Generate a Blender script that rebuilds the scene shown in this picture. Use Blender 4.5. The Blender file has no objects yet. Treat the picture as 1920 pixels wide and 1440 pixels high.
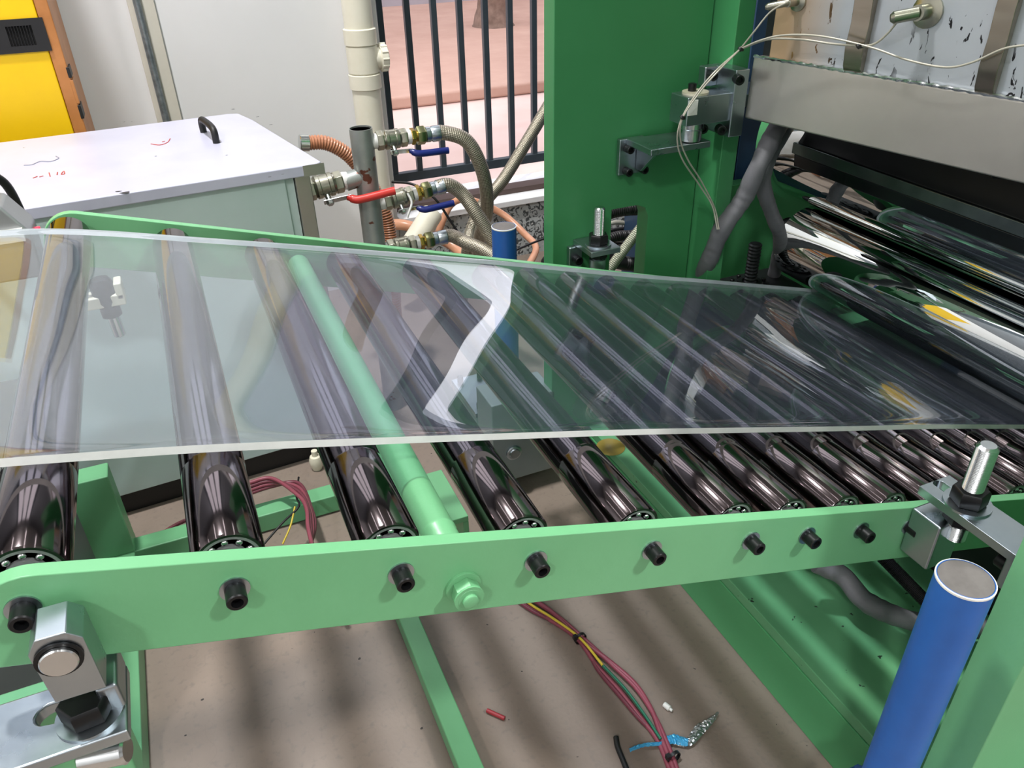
import bpy, math, random
from mathutils import Vector, Matrix
from mathutils.geometry import tessellate_polygon
random.seed(7)
sc = bpy.context.scene
COL = sc.collection
PI = math.pi

# ------------------------------------------------------------------ camera
F = 1468.9
XC = Vector((0.91630, -0.39990, -0.02150))      # rows: camera right / down / forward in world axes
DC = Vector((-0.22941, -0.48012, -0.84667))
FC = Vector((0.32826, 0.78074, -0.53168))
CAM = Vector((0, 0, 1.30))
cam_d = bpy.data.cameras.new('camera')
cam = bpy.data.objects.new('camera', cam_d)
COL.objects.link(cam)
cam_d.sensor_width = 36.0
cam_d.lens = F / 1920 * 36.0
cam_d.clip_start = 0.02
cam_d.clip_end = 200
m = Matrix(((XC.x, -DC.x, -FC.x, 0), (XC.y, -DC.y, -FC.y, 0), (XC.z, -DC.z, -FC.z, 0), (0, 0, 0, 1)))
cam.matrix_world = Matrix.Translation(CAM) @ m.to_quaternion().to_matrix().to_4x4()
sc.camera = cam
sc.view_settings.view_transform = 'Standard'
sc.view_settings.look = 'None'
sc.view_settings.gamma = 1
sc.view_settings.use_curve_mapping = False
sc.view_settings.exposure = 0.0
sc.cycles.max_bounces = 12
sc.cycles.transparent_max_bounces = 24
sc.cycles.sample_clamp_indirect = 6

# ------------------------------------------------------------------ daylight
world = bpy.data.worlds.new('world')
sc.world = world
world.use_nodes = True
world.node_tree.nodes['Background'].inputs[0].default_value = (0.96, 0.95, 1.0, 1)
world.node_tree.nodes['Background'].inputs[1].default_value = 2.6

LAMPS = [(-2.6, -2.9, 5.0, 165, 0.45), (3.0, -2.7, 5.0, 270, 0.45), (-0.5, 1.5, 5.0, 225, 0.32)]
for i, (x, y, z, p, s) in enumerate(LAMPS):
    ld = bpy.data.lights.new('high_bay_light', 'AREA')
    ld.shape = 'DISK'; ld.size = s; ld.energy = p; ld.color = (1.0, 0.985, 0.965)
    lo = bpy.data.objects.new('high_bay_light', ld)
    COL.objects.link(lo); lo.location = (x, y, z - 0.03)
TUBE_ROWS = (-3.5, -1.5, 0.4, 2.2)
TUBE_EMIT = 9.5

# ------------------------------------------------------------------ measuring helpers
def ray(x, y):
    return XC * ((x - 960) / F) + DC * ((y - 720) / F) + FC
def at(x, y, X=None, Y=None, Z=None, pl=None):
    """the world point seen at photo position x, y that lies on the given plane"""
    r = ray(x, y)
    if X is not None: t = (X - CAM.x) / r.x
    elif Y is not None: t = (Y - CAM.y) / r.y
    elif Z is not None: t = (Z - CAM.z) / r.z
    else: t = (pl[0] - CAM).dot(pl[1]) / r.dot(pl[1])
    return CAM + r * t
AL = 0.29197
U = Vector((math.cos(AL), 0, -math.sin(AL)))      # down the conveyor
W = Vector((math.sin(AL), 0, math.cos(AL)))       # square to the rollers' plane
YV = Vector((0, 1, 0)); XV = Vector((1, 0, 0)); ZV = Vector((0, 0, 1))
O0 = Vector((0, 0, 0.8))
def cv(u, v, Y): return O0 + U * u + W * v + YV * Y
CONV = (O0, U, YV, W)
WORLD = (Vector((0, 0, 0)), XV, YV, ZV)

# ------------------------------------------------------------------ mesh helpers
def catmull(P, n):
    P = [Vector(p) for p in P]
    if len(P) == 2:
        return [P[0].lerp(P[1], i / n) for i in range(n + 1)]
    Q = [P[0] * 2 - P[1]] + P + [P[-1] * 2 - P[-2]]
    out = []
    for i in range(1, len(Q) - 2):
        a, b, c, d = Q[i - 1:i + 3]
        for k in range(n):
            t = k / n
            out.append(0.5 * ((2 * b) + (c - a) * t + (2 * a - 5 * b + 4 * c - d) * t * t + (3 * b - a - 3 * c + d) * t ** 3))
    out.append(P[-1])
    return out

class MB:
    def __init__(s): s.v = []; s.f = []; s.uv = {}; s.mi = []; s.cur = 0
    def add(s, vs, fs, uvs=None):
        b = len(s.v); s.v += [Vector(v) for v in vs]
        for i, f in enumerate(fs):
            if uvs: s.uv[len(s.f)] = uvs[i]
            s.f.append([b + k for k in f]); s.mi.append(s.cur)
        return s
    def box(s, lo, hi, fr=WORLD):
        o, a, b, c = fr
        vs = [o + a * x + b * y + c * z for x in (lo[0], hi[0]) for y in (lo[1], hi[1]) for z in (lo[2], hi[2])]
        return s.add(vs, [(0, 1, 3, 2), (4, 6, 7, 5), (0, 4, 5, 1), (2, 3, 7, 6), (0, 2, 6, 4), (1, 5, 7, 3)])
    def prism(s, poly, fr, h0, h1, holes=()):
        """polygon (with holes) in the frame's first two axes, extruded along the third"""
        o, a, b, c = fr
        loops = [list(poly)] + [list(h) for h in holes]
        flat = [p for l in loops for p in l]
        n = len(flat)
        tris = tessellate_polygon([[Vector((p[0], p[1], 0)) for p in l] for l in loops]) if holes else [tuple(range(n))]
        vs = [o + a * p[0] + b * p[1] + c * h0 for p in flat] + [o + a * p[0] + b * p[1] + c * h1 for p in flat]
        fs = []
        for t in tris:
            fs.append(tuple(reversed(t))); fs.append(tuple(q + n for q in t))
        k = 0
        for l in loops:
            for i in range(len(l)):
                j = (i + 1) % len(l)
                fs.append((k + i, k + j, k + j + n, k + i + n))
            k += len(l)
        return s.add(vs, fs)
    def lathe(s, prof, o, ax, seg=32, ref=None, closed=False, ph=0.0):
        """prof: (radius, height) pairs about the axis through o"""
        ax = Vector(ax).normalized()
        r = Vector(ref) if ref else (XV if abs(ax.x) < 0.8 else YV)
        e1 = (r - ax * r.dot(ax)).normalized(); e2 = ax.cross(e1)
        vs = []; fs = []
        o = Vector(o)
        for (rad, h) in prof:
            for k in range(seg):
                t = 2 * PI * k / seg + ph
                vs.append(o + ax * h + (e1 * math.cos(t) + e2 * math.sin(t)) * max(rad, 1e-5))
        n = len(prof)
        for i in range(n - 1 + (1 if closed else 0)):
            a = i * seg; b = ((i + 1) % n) * seg
            for k in range(seg):
                q = (k + 1) % seg
                fs.append((a + k, a + q, b + q, b + k))
        if not closed:
            if prof[0][0] > 1e-4: fs.append(tuple(reversed(range(seg))))
            if prof[-1][0] > 1e-4: fs.append(tuple((n - 1) * seg + k for k in range(seg)))
        return s.add(vs, fs)
    def cyl(s, a, b, r, seg=24, ch=0.0):
        a = Vector(a); b = Vector(b); L = (b - a).length
        pr = [(r, 0), (r, L)] if ch == 0 else [(r - ch, 0), (r, ch), (r, L - ch), (r - ch, L)]
        return s.lathe(pr, a, b - a, seg)
    def tube(s, pts, r, seg=10, n=6, rf=None, flat=1.0):
        P = catmull(pts, n) if n else [Vector(p) for p in pts]
        T = [(P[min(i + 1, len(P) - 1)] - P[max(i - 1, 0)]).normalized() for i in range(len(P))]
        e = T[0].orthogonal().normalized()
        vs = []; fs = []; uvs = []; L = 0; Ls = []
        for i, p in enumerate(P):
            e = (e - T[i] * e.dot(T[i])).normalized(); g = T[i].cross(e)
            if i: L += (P[i] - P[i - 1]).length
            Ls.append(L)
            rr = r if rf is None else r * rf(L, i)
            for k in range(seg):
                t = 2 * PI * k / seg
                vs.append(p + (e * math.cos(t) * flat + g * math.sin(t)) * rr)
        for i in range(len(P) - 1):
            for k in range(seg):
                q = (k + 1) % seg
                fs.append((i * seg + k, i * seg + q, (i + 1) * seg + q, (i + 1) * seg + k))
                uvs.append(((Ls[i], k / seg), (Ls[i], (k + 1) / seg), (Ls[i + 1], (k + 1) / seg), (Ls[i + 1], k / seg)))
        nn = (len(P) - 1) * seg
        fs.append(tuple(reversed(range(seg)))); uvs.append(((0, 0),) * seg)
        fs.append(tuple(nn + k for k in range(seg))); uvs.append(((0, 0),) * seg)
        return s.add(vs, fs, uvs)
    def hexa(s, o, ax, af, h, ph=0.0, hole=0.0):
        """hexagon nut / head, af across flats, with chamfered corners"""
        R = af / math.sqrt(3)
        ax = Vector(ax).normalized(); o = Vector(o)
        s.lathe([(R * 0.93, 0), (R, h * 0.12), (R, h * 0.86), (R * 0.9, h)], o, ax, 6, ph=ph)
        return s
    def build(s, name, mats, parent=None, bevel=0.0, smooth=0.6, seg=2):
        me = bpy.data.meshes.new(name)
        me.from_pydata([tuple(v) for v in s.v], [], s.f)
        if not isinstance(mats, (list, tuple)): mats = [mats]
        for mt in mats: me.materials.append(mt)
        me.polygons.foreach_set('material_index', s.mi)
        if s.uv:
            ul = me.uv_layers.new(name='uv')
            for p in me.polygons:
                u = s.uv.get(p.index)
                if u:
                    for li, c in zip(p.loop_indices, u): ul.data[li].uv = c
        me.validate()
        import bmesh
        bm = bmesh.new(); bm.from_mesh(me)
        bmesh.ops.recalc_face_normals(bm, faces=bm.faces)
        bm.to_mesh(me); bm.free()
        if smooth:
            me.polygons.foreach_set('use_smooth', [True] * len(me.polygons))
            me.set_sharp_from_angle(angle=smooth)
        o = bpy.data.objects.new(name, me)
        COL.objects.link(o)
        if parent: o.parent = parent
        if bevel:
            b = o.modifiers.new('bevel', 'BEVEL'); b.width = bevel; b.segments = seg; b.limit_method = 'ANGLE'; b.angle_limit = 0.6
            b.harden_normals = True
        return o

def tag(o, label=None, cat=None, group=None, kind=None):
    if label: o['label'] = label
    if cat: o['category'] = cat
    if group: o['group'] = group
    if kind: o['kind'] = kind
    return o
def thing(name, label, cat, group=None):
    o = bpy.data.objects.new(name, None); o.empty_display_size = 0.05
    COL.objects.link(o)
    return tag(o, label, cat, group)
def sub(o, child):
    child.parent = o; return child
def clone(src, name, M, parent=None):
    o = src.copy(); COL.objects.link(o)
    o.name = name
    o.matrix_world = M @ src.matrix_world
    o.parent = parent
    return o
def circle(r, n=24, c=(0, 0), a0=0, a1=2 * PI):
    return [(c[0] + r * math.cos(a0 + (a1 - a0) * k / n), c[1] + r * math.sin(a0 + (a1 - a0) * k / n)) for k in range(n)]
def slot_poly(cx, cy, L, r, n=8, ang=0.0):
    P = [(L / 2 + r * math.cos(-PI / 2 + PI * k / n), r * math.sin(-PI / 2 + PI * k / n)) for k in range(n + 1)]
    P += [(-L / 2 + r * math.cos(PI / 2 + PI * k / n), r * math.sin(PI / 2 + PI * k / n)) for k in range(n + 1)]
    c, s = math.cos(ang), math.sin(ang)
    return [(cx + x * c - y * s, cy + x * s + y * c) for x, y in P]

# ------------------------------------------------------------------ materials
def lin(c):
    if isinstance(c, str):
        c = [int(c[i:i + 2], 16) / 255 for i in (0, 2, 4)]
    return tuple(((x / 12.92) if x <= 0.04045 else ((x + 0.055) / 1.055) ** 2.4) for x in c) + (1,)
def mat(name, col, rough=0.5, metal=0.0, col2=None, nscale=8.0, namt=0.5, rvar=0.0, bump=0.0, bscale=60.0, spots=None, spot_scale=30, spot_th=0.72,
        spec=0.5, stretch=None, coat=0.0):
    m = bpy.data.materials.new(name); m.use_nodes = True
    nt = m.node_tree; N = nt.nodes; L = nt.links
    b = N['Principled BSDF']
    b.inputs['Roughness'].default_value = rough
    b.inputs['Metallic'].default_value = metal
    b.inputs['Specular IOR Level'].default_value = spec
    if coat: b.inputs['Coat Weight'].default_value = coat; b.inputs['Coat Roughness'].default_value = 0.1
    tc = N.new('ShaderNodeTexCoord'); mp = N.new('ShaderNodeMapping')
    L.new(tc.outputs['Object'], mp.inputs['Vector'])
    if stretch: mp.inputs['Scale'].default_value = stretch
    no = N.new('ShaderNodeTexNoise'); no.inputs['Scale'].default_value = nscale; no.inputs['Detail'].default_value = 6
    no.inputs['Roughness'].default_value = 0.6
    L.new(mp.outputs[0], no.inputs['Vector'])
    cr = N.new('ShaderNodeValToRGB')
    cr.color_ramp.elements[0].position = 0.5 - namt * 0.3; cr.color_ramp.elements[1].position = 0.5 + namt * 0.3
    c1 = lin(col); c2 = lin(col2) if col2 else tuple(x * 0.9 for x in c1[:3]) + (1,)
    cr.color_ramp.elements[0].color = c2; cr.color_ramp.elements[1].color = c1
    L.new(no.outputs[0], cr.inputs[0])
    out = cr.outputs[0]
    if spots:
        n2 = N.new('ShaderNodeTexNoise'); n2.inputs['Scale'].default_value = spot_scale; n2.inputs['Detail'].default_value = 3
        L.new(mp.outputs[0], n2.inputs['Vector'])
        r2 = N.new('ShaderNodeValToRGB'); r2.color_ramp.elements[0].position = spot_th; r2.color_ramp.elements[1].position = spot_th + 0.02
        L.new(n2.outputs[0], r2.inputs[0])
        mx = N.new('ShaderNodeMix'); mx.data_type = 'RGBA'
        L.new(r2.outputs[0], mx.inputs['Factor']); L.new(out, mx.inputs['A']); mx.inputs['B'].default_value = lin(spots)
        out = mx.outputs['Result']
    L.new(out, b.inputs['Base Color'])
    if rvar:
        mr = N.new('ShaderNodeMapRange'); mr.inputs['To Min'].default_value = max(0.02, rough - rvar); mr.inputs['To Max'].default_value = rough + rvar
        L.new(no.outputs[0], mr.inputs['Value']); L.new(mr.outputs[0], b.inputs['Roughness'])
    if bump:
        n3 = N.new('ShaderNodeTexNoise'); n3.inputs['Scale'].default_value = bscale; n3.inputs['Detail'].default_value = 4
        L.new(mp.outputs[0], n3.inputs['Vector'])
        bp = N.new('ShaderNodeBump'); bp.inputs['Strength'].default_value = bump; bp.inputs['Distance'].default_value = 0.002
        L.new(n3.outputs[0], bp.inputs['Height']); L.new(bp.outputs[0], b.inputs['Normal'])
    m['b'] = 1
    return m

M = {}
M['green'] = mat('light_green_paint', '6FAE7F', 0.36, col2='68A778', nscale=5, rvar=0.06, bump=0.06, bscale=220, spec=0.4)
M['mgreen'] = mat('machine_green_paint', '57A66F', 0.42, col2='509E67', nscale=3, rvar=0.08, bump=0.05, bscale=150, spec=0.4)
M['shaded_green'] = mat('shaded_column_green', '3F8755', 0.42, col2='397F4E', nscale=3, rvar=0.08, bump=0.05, bscale=150, spec=0.4)  # darker copy of the machine green, the column's shade put into the colour
M['oily'] = mat('oily_green_paint', '6CB07E', 0.38, col2='58976B', nscale=6, namt=1.0, rvar=0.1, spots='1E2C22', spot_scale=45, spot_th=0.70)
M['roller'] = mat('dark_chrome', '696163', 0.09, 1.0, col2='5B5456', nscale=20, rvar=0.03, stretch=(1, 0.1, 1), bump=0.015, bscale=90)
M['steel'] = mat('zinc_plated_steel', 'B9C2C6', 0.3, 1.0, col2='9CA7B2', nscale=14, namt=1.2, rvar=0.1, bump=0.03, bscale=120)
M['bright'] = mat('bright_steel', 'D8DCDD', 0.18, 1.0, nscale=20)
M['black'] = mat('black_oxide', '17181A', 0.35, 0.4, nscale=30)
M['rubber'] = mat('black_rubber', '141416', 0.5, nscale=30)
M['dark'] = mat('dark_steel', '35383A', 0.4, 0.8, nscale=20, rvar=0.1)
M['bearing'] = mat('bearing_steel', 'A6A8AA', 0.28, 0.55, nscale=30)
M['mirror'] = mat('mirror_chrome', 'DCE0E0', 0.015, 1.0, nscale=4)
M['brushed'] = mat('stainless_plate', 'C6C3BC', 0.36, 0.9, col2='B8B4AC', nscale=9, namt=1.2, rvar=0.07, bump=0.05, bscale=60, spots='6B675F', spot_scale=70, spot_th=0.78)
M['strap'] = mat('strap_steel', 'A79F90', 0.22, 1.0, col2='857B6D', nscale=12, namt=1.3, stretch=(1, 1, 4))
M['white'] = mat('white_enamel', 'C4C5D8', 0.32, col2='BABBCF', nscale=5, rvar=0.05, spots='555560', spot_scale=38, spot_th=0.79)
M['cabgrey'] = mat('cabinet_enamel', 'C8DAD9', 0.35, col2='BED2D0', nscale=4, rvar=0.05)
M['wall'] = mat('white_wall', 'E6E7E9', 0.7, col2='E1E2E4', nscale=2, bump=0.05, bscale=80)
M['pvc'] = mat('cream_pvc', 'E9E6D6', 0.35, col2='E0DCC8', nscale=6)
M['yellow'] = mat('yellow_paint', 'F0C400', 0.4, col2='E6BA00', nscale=3)
M['copper'] = mat('orange_trim', 'BE7F48', 0.4, col2='A86C38', nscale=8)
M['blue'] = mat('blue_paint', '2560AE', 0.4, col2='2057A2', nscale=8, rvar=0.06, bump=0.04, bscale=140)
M['grip_blue'] = mat('blue_grip', '15246E', 0.3, nscale=10)
M['grip_red'] = mat('red_grip', 'D03A34', 0.3, nscale=10)
M['brass'] = mat('brass', 'B99A4E', 0.25, 1.0, nscale=20)
M['nickel'] = mat('nickel_brass', 'B9B6A6', 0.28, 1.0, col2='8F9184', nscale=25, namt=1.2)
M['galv'] = mat('galvanised_pipe', 'B4B8B6', 0.42, 0.55, col2='7E8583', nscale=12, namt=1.3, spots='6B4438', spot_scale=22, spot_th=0.68)
M['tape'] = mat('white_sealing_tape', 'E6E6E4', 0.6, nscale=30)
M['railing'] = mat('railing_paint', '3B454C', 0.4, col2='343D44', nscale=10)
M['redcable'] = mat('burgundy_cable', '8E4553', 0.42, col2='7F3C49', nscale=12)
M['redcable2'] = mat('maroon_cable', '6F3340', 0.42, nscale=12)
M['ylw'] = mat('yellow_wire', 'CDB436', 0.4, nscale=20)
M['grn'] = mat('green_wire', '1F6A50', 0.4, nscale=20)
M['redbit'] = mat('red_sleeve', '9A2F36', 0.45, nscale=20)
M['silver_cable'] = mat('silver_cable', 'B9B5A8', 0.35, 0.3, nscale=60)
M['sleeve'] = mat('grey_fabric_sleeve', '77777C', 0.55, col2='5C5C61', nscale=25, namt=1.2, bump=0.5, bscale=35)
M['navy'] = mat('navy_paint', '24415F', 0.4, nscale=5)
M['cream'] = mat('cream_plastic', 'E8E2CC', 0.4, nscale=10)
M['foil'] = mat('crumpled_foil', 'C4C8C8', 0.3, 0.9, col2='8E9496', nscale=60, namt=1.4, bump=0.6, bscale=200)
M['bluefoil'] = mat('blue_foil', '3F9CC8', 0.35, 0.2, nscale=40)
M['clearhose'] = mat('amber_hose', 'D9A283', 0.3, col2='C98F70', nscale=12)
M['cap'] = mat('grey_pad', '6F6B69', 0.6, col2='5F5B59', nscale=30)
M['label'] = mat('paper_label', 'E2E2DC', 0.5, nscale=10)
M['pink'] = mat('outdoor_paving', 'DCC3BC', 0.85, col2='CFB2A9', nscale=1.5)
M['earth'] = mat('red_earth', 'C2A092', 0.9, col2='AE8A7B', nscale=3, namt=1)
M['bark'] = mat('bark', '8A7468', 0.9, col2='6F5B50', nscale=14, bump=0.8, bscale=30)
M['sheetedge'] = mat('sawn_plastic_edge', 'EEF1F0', 0.35, nscale=30)
M['ceil'] = mat('hall_ceiling', 'E2E3E6', 0.8, nscale=2)
M['glowred'] = mat('red_indicator', 'E8304A', 0.3)
n = M['glowred'].node_tree.nodes['Principled BSDF']; n.inputs['Emission Color'].default_value = (1, 0.05, 0.12, 1); n.inputs['Emission Strength'].default_value = 1.2

def emis(name, c, s):
    m = bpy.data.materials.new(name); m.use_nodes = True
    nt = m.node_tree; nt.nodes.clear()
    e = nt.nodes.new('ShaderNodeEmission'); e.inputs[0].default_value = c; e.inputs[1].default_value = s
    o = nt.nodes.new('ShaderNodeOutputMaterial'); nt.links.new(e.outputs[0], o.inputs[0]); return m
M['tube'] = emis('lamp_diffuser', (1.0, 0.97, 0.96, 1), TUBE_EMIT)

def sheet_mat():
    m = bpy.data.materials.new('clear_plastic'); m.use_nodes = True
    nt = m.node_tree; nt.nodes.clear(); N = nt.nodes; L = nt.links
    tr = N.new('ShaderNodeBsdfTransparent'); tr.inputs[0].default_value = (0.90, 0.94, 0.985, 1)
    gl = N.new('ShaderNodeBsdfGlossy'); gl.inputs['Roughness'].default_value = 0.0; gl.inputs[0].default_value = (1, 1, 1, 1)
    df = N.new('ShaderNodeBsdfDiffuse'); df.inputs[0].default_value = lin('BFCBE0')  # faint lavender haze mixed in to imitate light reflected by the sheet
    fr = N.new('ShaderNodeFresnel'); fr.inputs[0].default_value = 1.56
    # same fresnel on both sides of the sheet
    geo = N.new('ShaderNodeNewGeometry')
    ior = N.new('ShaderNodeMapRange'); ior.inputs['To Min'].default_value = 1.56; ior.inputs['To Max'].default_value = 1 / 1.56
    L.new(geo.outputs['Backfacing'], ior.inputs['Value']); 
    iv = N.new('ShaderNodeMath'); iv.operation = 'ADD'; iv.inputs[1].default_value = 0
    L.new(ior.outputs[0], iv.inputs[0]); L.new(iv.outputs[0], fr.inputs[0])
    m1 = N.new('ShaderNodeMixShader'); m1.inputs[0].default_value = 0.022
    L.new(tr.outputs[0], m1.inputs[1]); L.new(df.outputs[0], m1.inputs[2])
    m2 = N.new('ShaderNodeMixShader'); L.new(fr.outputs[0], m2.inputs[0]); L.new(m1.outputs[0], m2.inputs[1]); L.new(gl.outputs[0], m2.inputs[2])
    o = N.new('ShaderNodeOutputMaterial'); L.new(m2.outputs[0], o.inputs[0]); return m
M['sheet'] = sheet_mat()

def braid_mat(name, c1, c2, metal):
    m = mat(name, c1, 0.35, metal, nscale=50)
    nt = m.node_tree; N = nt.nodes; L = nt.links; b = N['Principled BSDF']
    uv = N.new('ShaderNodeUVMap'); sp = N.new('ShaderNodeSeparateXYZ'); L.new(uv.outputs[0], sp.inputs[0])
    outs = []
    for sg in (1, -1):
        a = N.new('ShaderNodeMath'); a.operation = 'MULTIPLY'; a.inputs[1].default_value = 2 * PI * 110
        L.new(sp.outputs[0], a.inputs[0])
        c = N.new('ShaderNodeMath'); c.operation = 'MULTIPLY'; c.inputs[1].default_value = sg * 2 * PI * 14
        L.new(sp.outputs[1], c.inputs[0])
        d = N.new('ShaderNodeMath'); d.operation = 'ADD'; L.new(a.outputs[0], d.inputs[0]); L.new(c.outputs[0], d.inputs[1])
        e = N.new('ShaderNodeMath'); e.operation = 'SINE'; L.new(d.outputs[0], e.inputs[0]); outs.append(e)
    mu = N.new('ShaderNodeMath'); mu.operation = 'MULTIPLY'; L.new(outs[0].outputs[0], mu.inputs[0]); L.new(outs[1].outputs[0], mu.inputs[1])
    mr = N.new('ShaderNodeMapRange'); mr.inputs['From Min'].default_value = -0.6; mr.inputs['From Max'].default_value = 0.6
    L.new(mu.outputs[0], mr.inputs['Value'])
    mx = N.new('ShaderNodeMix'); mx.data_type = 'RGBA'; mx.inputs['A'].default_value = lin(c2); mx.inputs['B'].default_value = lin(c1)
    L.new(mr.outputs[0], mx.inputs['Factor']); L.new(mx.outputs['Result'], b.inputs['Base Color'])
    bp = N.new('ShaderNodeBump'); bp.inputs['Strength'].default_value = 0.6; bp.inputs['Distance'].default_value = 0.001
    L.new(mr.outputs[0], bp.inputs['Height']); L.new(bp.outputs[0], b.inputs['Normal'])
    return m
M['braid'] = braid_mat('braided_steel', 'C2BBAA', '645D50', 0.7)
M['braidlight'] = braid_mat('braided_sleeve', 'B8BBA8', '7A7D6C', 0.5)

def ramp_mix(nt, fac, a_socket, colour):
    mx = nt.nodes.new('ShaderNodeMix'); mx.data_type = 'RGBA'
    nt.links.new(fac, mx.inputs['Factor']); nt.links.new(a_socket, mx.inputs['A']); mx.inputs['B'].default_value = colour
    return mx.outputs['Result']
def thresh(nt, vec, scale, lo, hi, detail=4, inv=False, dist=0.0):
    n = nt.nodes.new('ShaderNodeTexNoise'); n.inputs['Scale'].default_value = scale; n.inputs['Detail'].default_value = detail
    n.inputs['Distortion'].default_value = dist
    nt.links.new(vec, n.inputs['Vector'])
    r = nt.nodes.new('ShaderNodeMapRange'); r.inputs['From Min'].default_value = lo; r.inputs['From Max'].default_value = hi
    nt.links.new(n.outputs[0], r.inputs['Value'])
    return r.outputs[0]

def floor_mat():
    m = mat('concrete_floor', '928478', 0.5, col2='75675D', nscale=2.2, namt=1.0, rvar=0.12, bump=0.15, bscale=140)
    nt = m.node_tree; b = nt.nodes['Principled BSDF']; vec = nt.nodes['Mapping'].outputs[0]
    out = b.inputs['Base Color'].links[0].from_socket
    out = ramp_mix(nt, thresh(nt, vec, 70, 0.55, 0.8, 8), out, lin('756A62'))
    out = ramp_mix(nt, thresh(nt, vec, 60, 0.775, 0.785, 1), out, lin('2A2420'))
    out = ramp_mix(nt, thresh(nt, vec, 22, 0.74, 0.76, 8), out, lin('CFC6B8'))
    # fine scratches
    v = nt.nodes.new('ShaderNodeTexVoronoi'); v.feature = 'DISTANCE_TO_EDGE'; v.inputs['Scale'].default_value = 3.1
    n = nt.nodes.new('ShaderNodeTexNoise'); n.inputs['Scale'].default_value = 4
    ad = nt.nodes.new('ShaderNodeVectorMath'); ad.operation = 'ADD'
    nt.links.new(vec, n.inputs['Vector']); nt.links.new(vec, ad.inputs[0]); nt.links.new(n.outputs['Color'], ad.inputs[1]); nt.links.new(ad.outputs[0], v.inputs['Vector'])
    r = nt.nodes.new('ShaderNodeMapRange'); r.inputs['From Min'].default_value = 0.006; r.inputs['From Max'].default_value = 0.0
    r.inputs['To Max'].default_value = 0.13
    nt.links.new(v.outputs['Distance'], r.inputs['Value'])
    out = ramp_mix(nt, r.outputs[0], out, lin('5E534B'))
    nt.links.new(out, b.inputs['Base Color'])
    return m
M['floor'] = floor_mat()

def granite_mat():
    m = mat('granite', 'B9BFC0', 0.35, nscale=40)
    nt = m.node_tree; b = nt.nodes['Principled BSDF']; vec = nt.nodes['Mapping'].outputs[0]
    out = b.inputs['Base Color'].links[0].from_socket
    out = ramp_mix(nt, thresh(nt, vec, 34, 0.53, 0.56, 2, dist=2), out, lin('4A5052'))
    out = ramp_mix(nt, thresh(nt, vec, 90, 0.62, 0.64, 2), out, lin('C9CBC9'))
    nt.links.new(out, b.inputs['Base Color']); return m
M['granite'] = granite_mat()

def plate_mat():
    """worn bluish steel with black scuffs and a heat-tinted end"""
    m = mat('worn_heater_plate', 'B7BDC4', 0.42, 0.55, col2='A5ACB3', nscale=5, namt=1, bump=0.05, bscale=90)
    nt = m.node_tree; b = nt.nodes['Principled BSDF']; vec = nt.nodes['Mapping'].outputs[0]
    out = b.inputs['Base Color'].links[0].from_socket
    mp = nt.nodes.new('ShaderNodeMapping'); mp.inputs['Scale'].default_value = (1, 1, 0.35); mp.inputs['Rotation'].default_value = (0.5, 0, 0)
    nt.links.new(nt.nodes['Texture Coordinate'].outputs['Object'], mp.inputs['Vector'])
    v2 = mp.outputs[0]
    a = thresh(nt, v2, 85, 0.625, 0.635, 6, dist=0.8)
    mm = nt.nodes.new('ShaderNodeMath'); mm.operation = 'MULTIPLY'; nt.links.new(a, mm.inputs[0]); nt.links.new(thresh(nt, vec, 9, 0.42, 0.48, 2), mm.inputs[1])
    out = ramp_mix(nt, mm.outputs[0], out, lin('1E1E20'))
    # heat tint at the far end (object space y)
    sp = nt.nodes.new('ShaderNodeSeparateXYZ'); nt.links.new(nt.nodes['Texture Coordinate'].outputs['Object'], sp.inputs[0])
    r = nt.nodes.new('ShaderNodeMapRange'); r.inputs['From Min'].default_value = 1.13; r.inputs['From Max'].default_value = 1.24; r.inputs['To Max'].default_value = 0.75
    nt.links.new(sp.outputs[1], r.inputs['Value'])
    out = ramp_mix(nt, r.outputs[0], out, lin('B88F58'))
    nt.links.new(out, b.inputs['Base Color']); return m
M['plate'] = plate_mat()

# ================================================================== SETTING
def struct(name, mb, mt, bevel=0.0, parent=None, smooth=0.6):
    return tag(mb.build(name, mt, parent, bevel=bevel, smooth=smooth), kind='structure')
WY = 2.84
struct('floor', MB().box((-6, -7, -0.12), (9, WY, 0)), M['floor'])
WX0, WX1 = -1.3, 0.735
struct('wall_back', MB().box((-6, WY, -0.12), (0.735, WY + 0.22, 2.3)).box((2.6, WY, -0.12), (9, WY + 0.22, 2.3))
       .box((0.735, WY, 2.1), (2.6, WY + 0.22, 2.3)), M['wall'], bevel=0.003)
struct('unseen_upper_wall', MB().box((-6, WY, 5.2), (9, WY + 0.22, 5.6)).box((-6, WY, 2.301), (WX0, WY + 0.22, 5.2)).box((WX1, WY, 2.301), (9, WY + 0.22, 5.2)),
       mat('upper_wall_grey', '6F747A', 0.6, nscale=3))  # unseen upper wall, made grey to keep the roller reflections dark
wn = struct('added_window_1', MB().box((WX0, WY + 0.05, 2.301), (WX1, WY + 0.13, 2.34)).box((WX0, WY + 0.05, 5.16), (WX1, WY + 0.13, 5.2)), M['railing'])  # unseen opening, invented so the rollers reflect bright streaks
for j in range(4):
    xx = WX0 + (WX1 - WX0 - 0.17) * j / 3
    MB().box((xx, WY + 0.05, 2.34), (xx + 0.17, WY + 0.13, 5.16)).build('added_mullion', M['railing'], wn)
struct('wall_left', MB().box((-4.6, -7, -0.12), (-4.4, WY, 5.6)), M['wall'])
struct('wall_front', MB().box((-6, -7.2, -0.12), (9, -7, 6)), M['wall'])
struct('wall_right', MB().box((9, -7, -0.12), (9.2, 12, 6)), M['wall'])
struct('ceiling', MB().box((-6, -7, 5.6), (9, WY + 0.3, 5.7)), M['ceil'])
struct('trim_1', MB().box((0.735, WY - 0.01, -0.1), (2.6, WY + 0.26, 0.225)), M['granite'], bevel=0.003)
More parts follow.
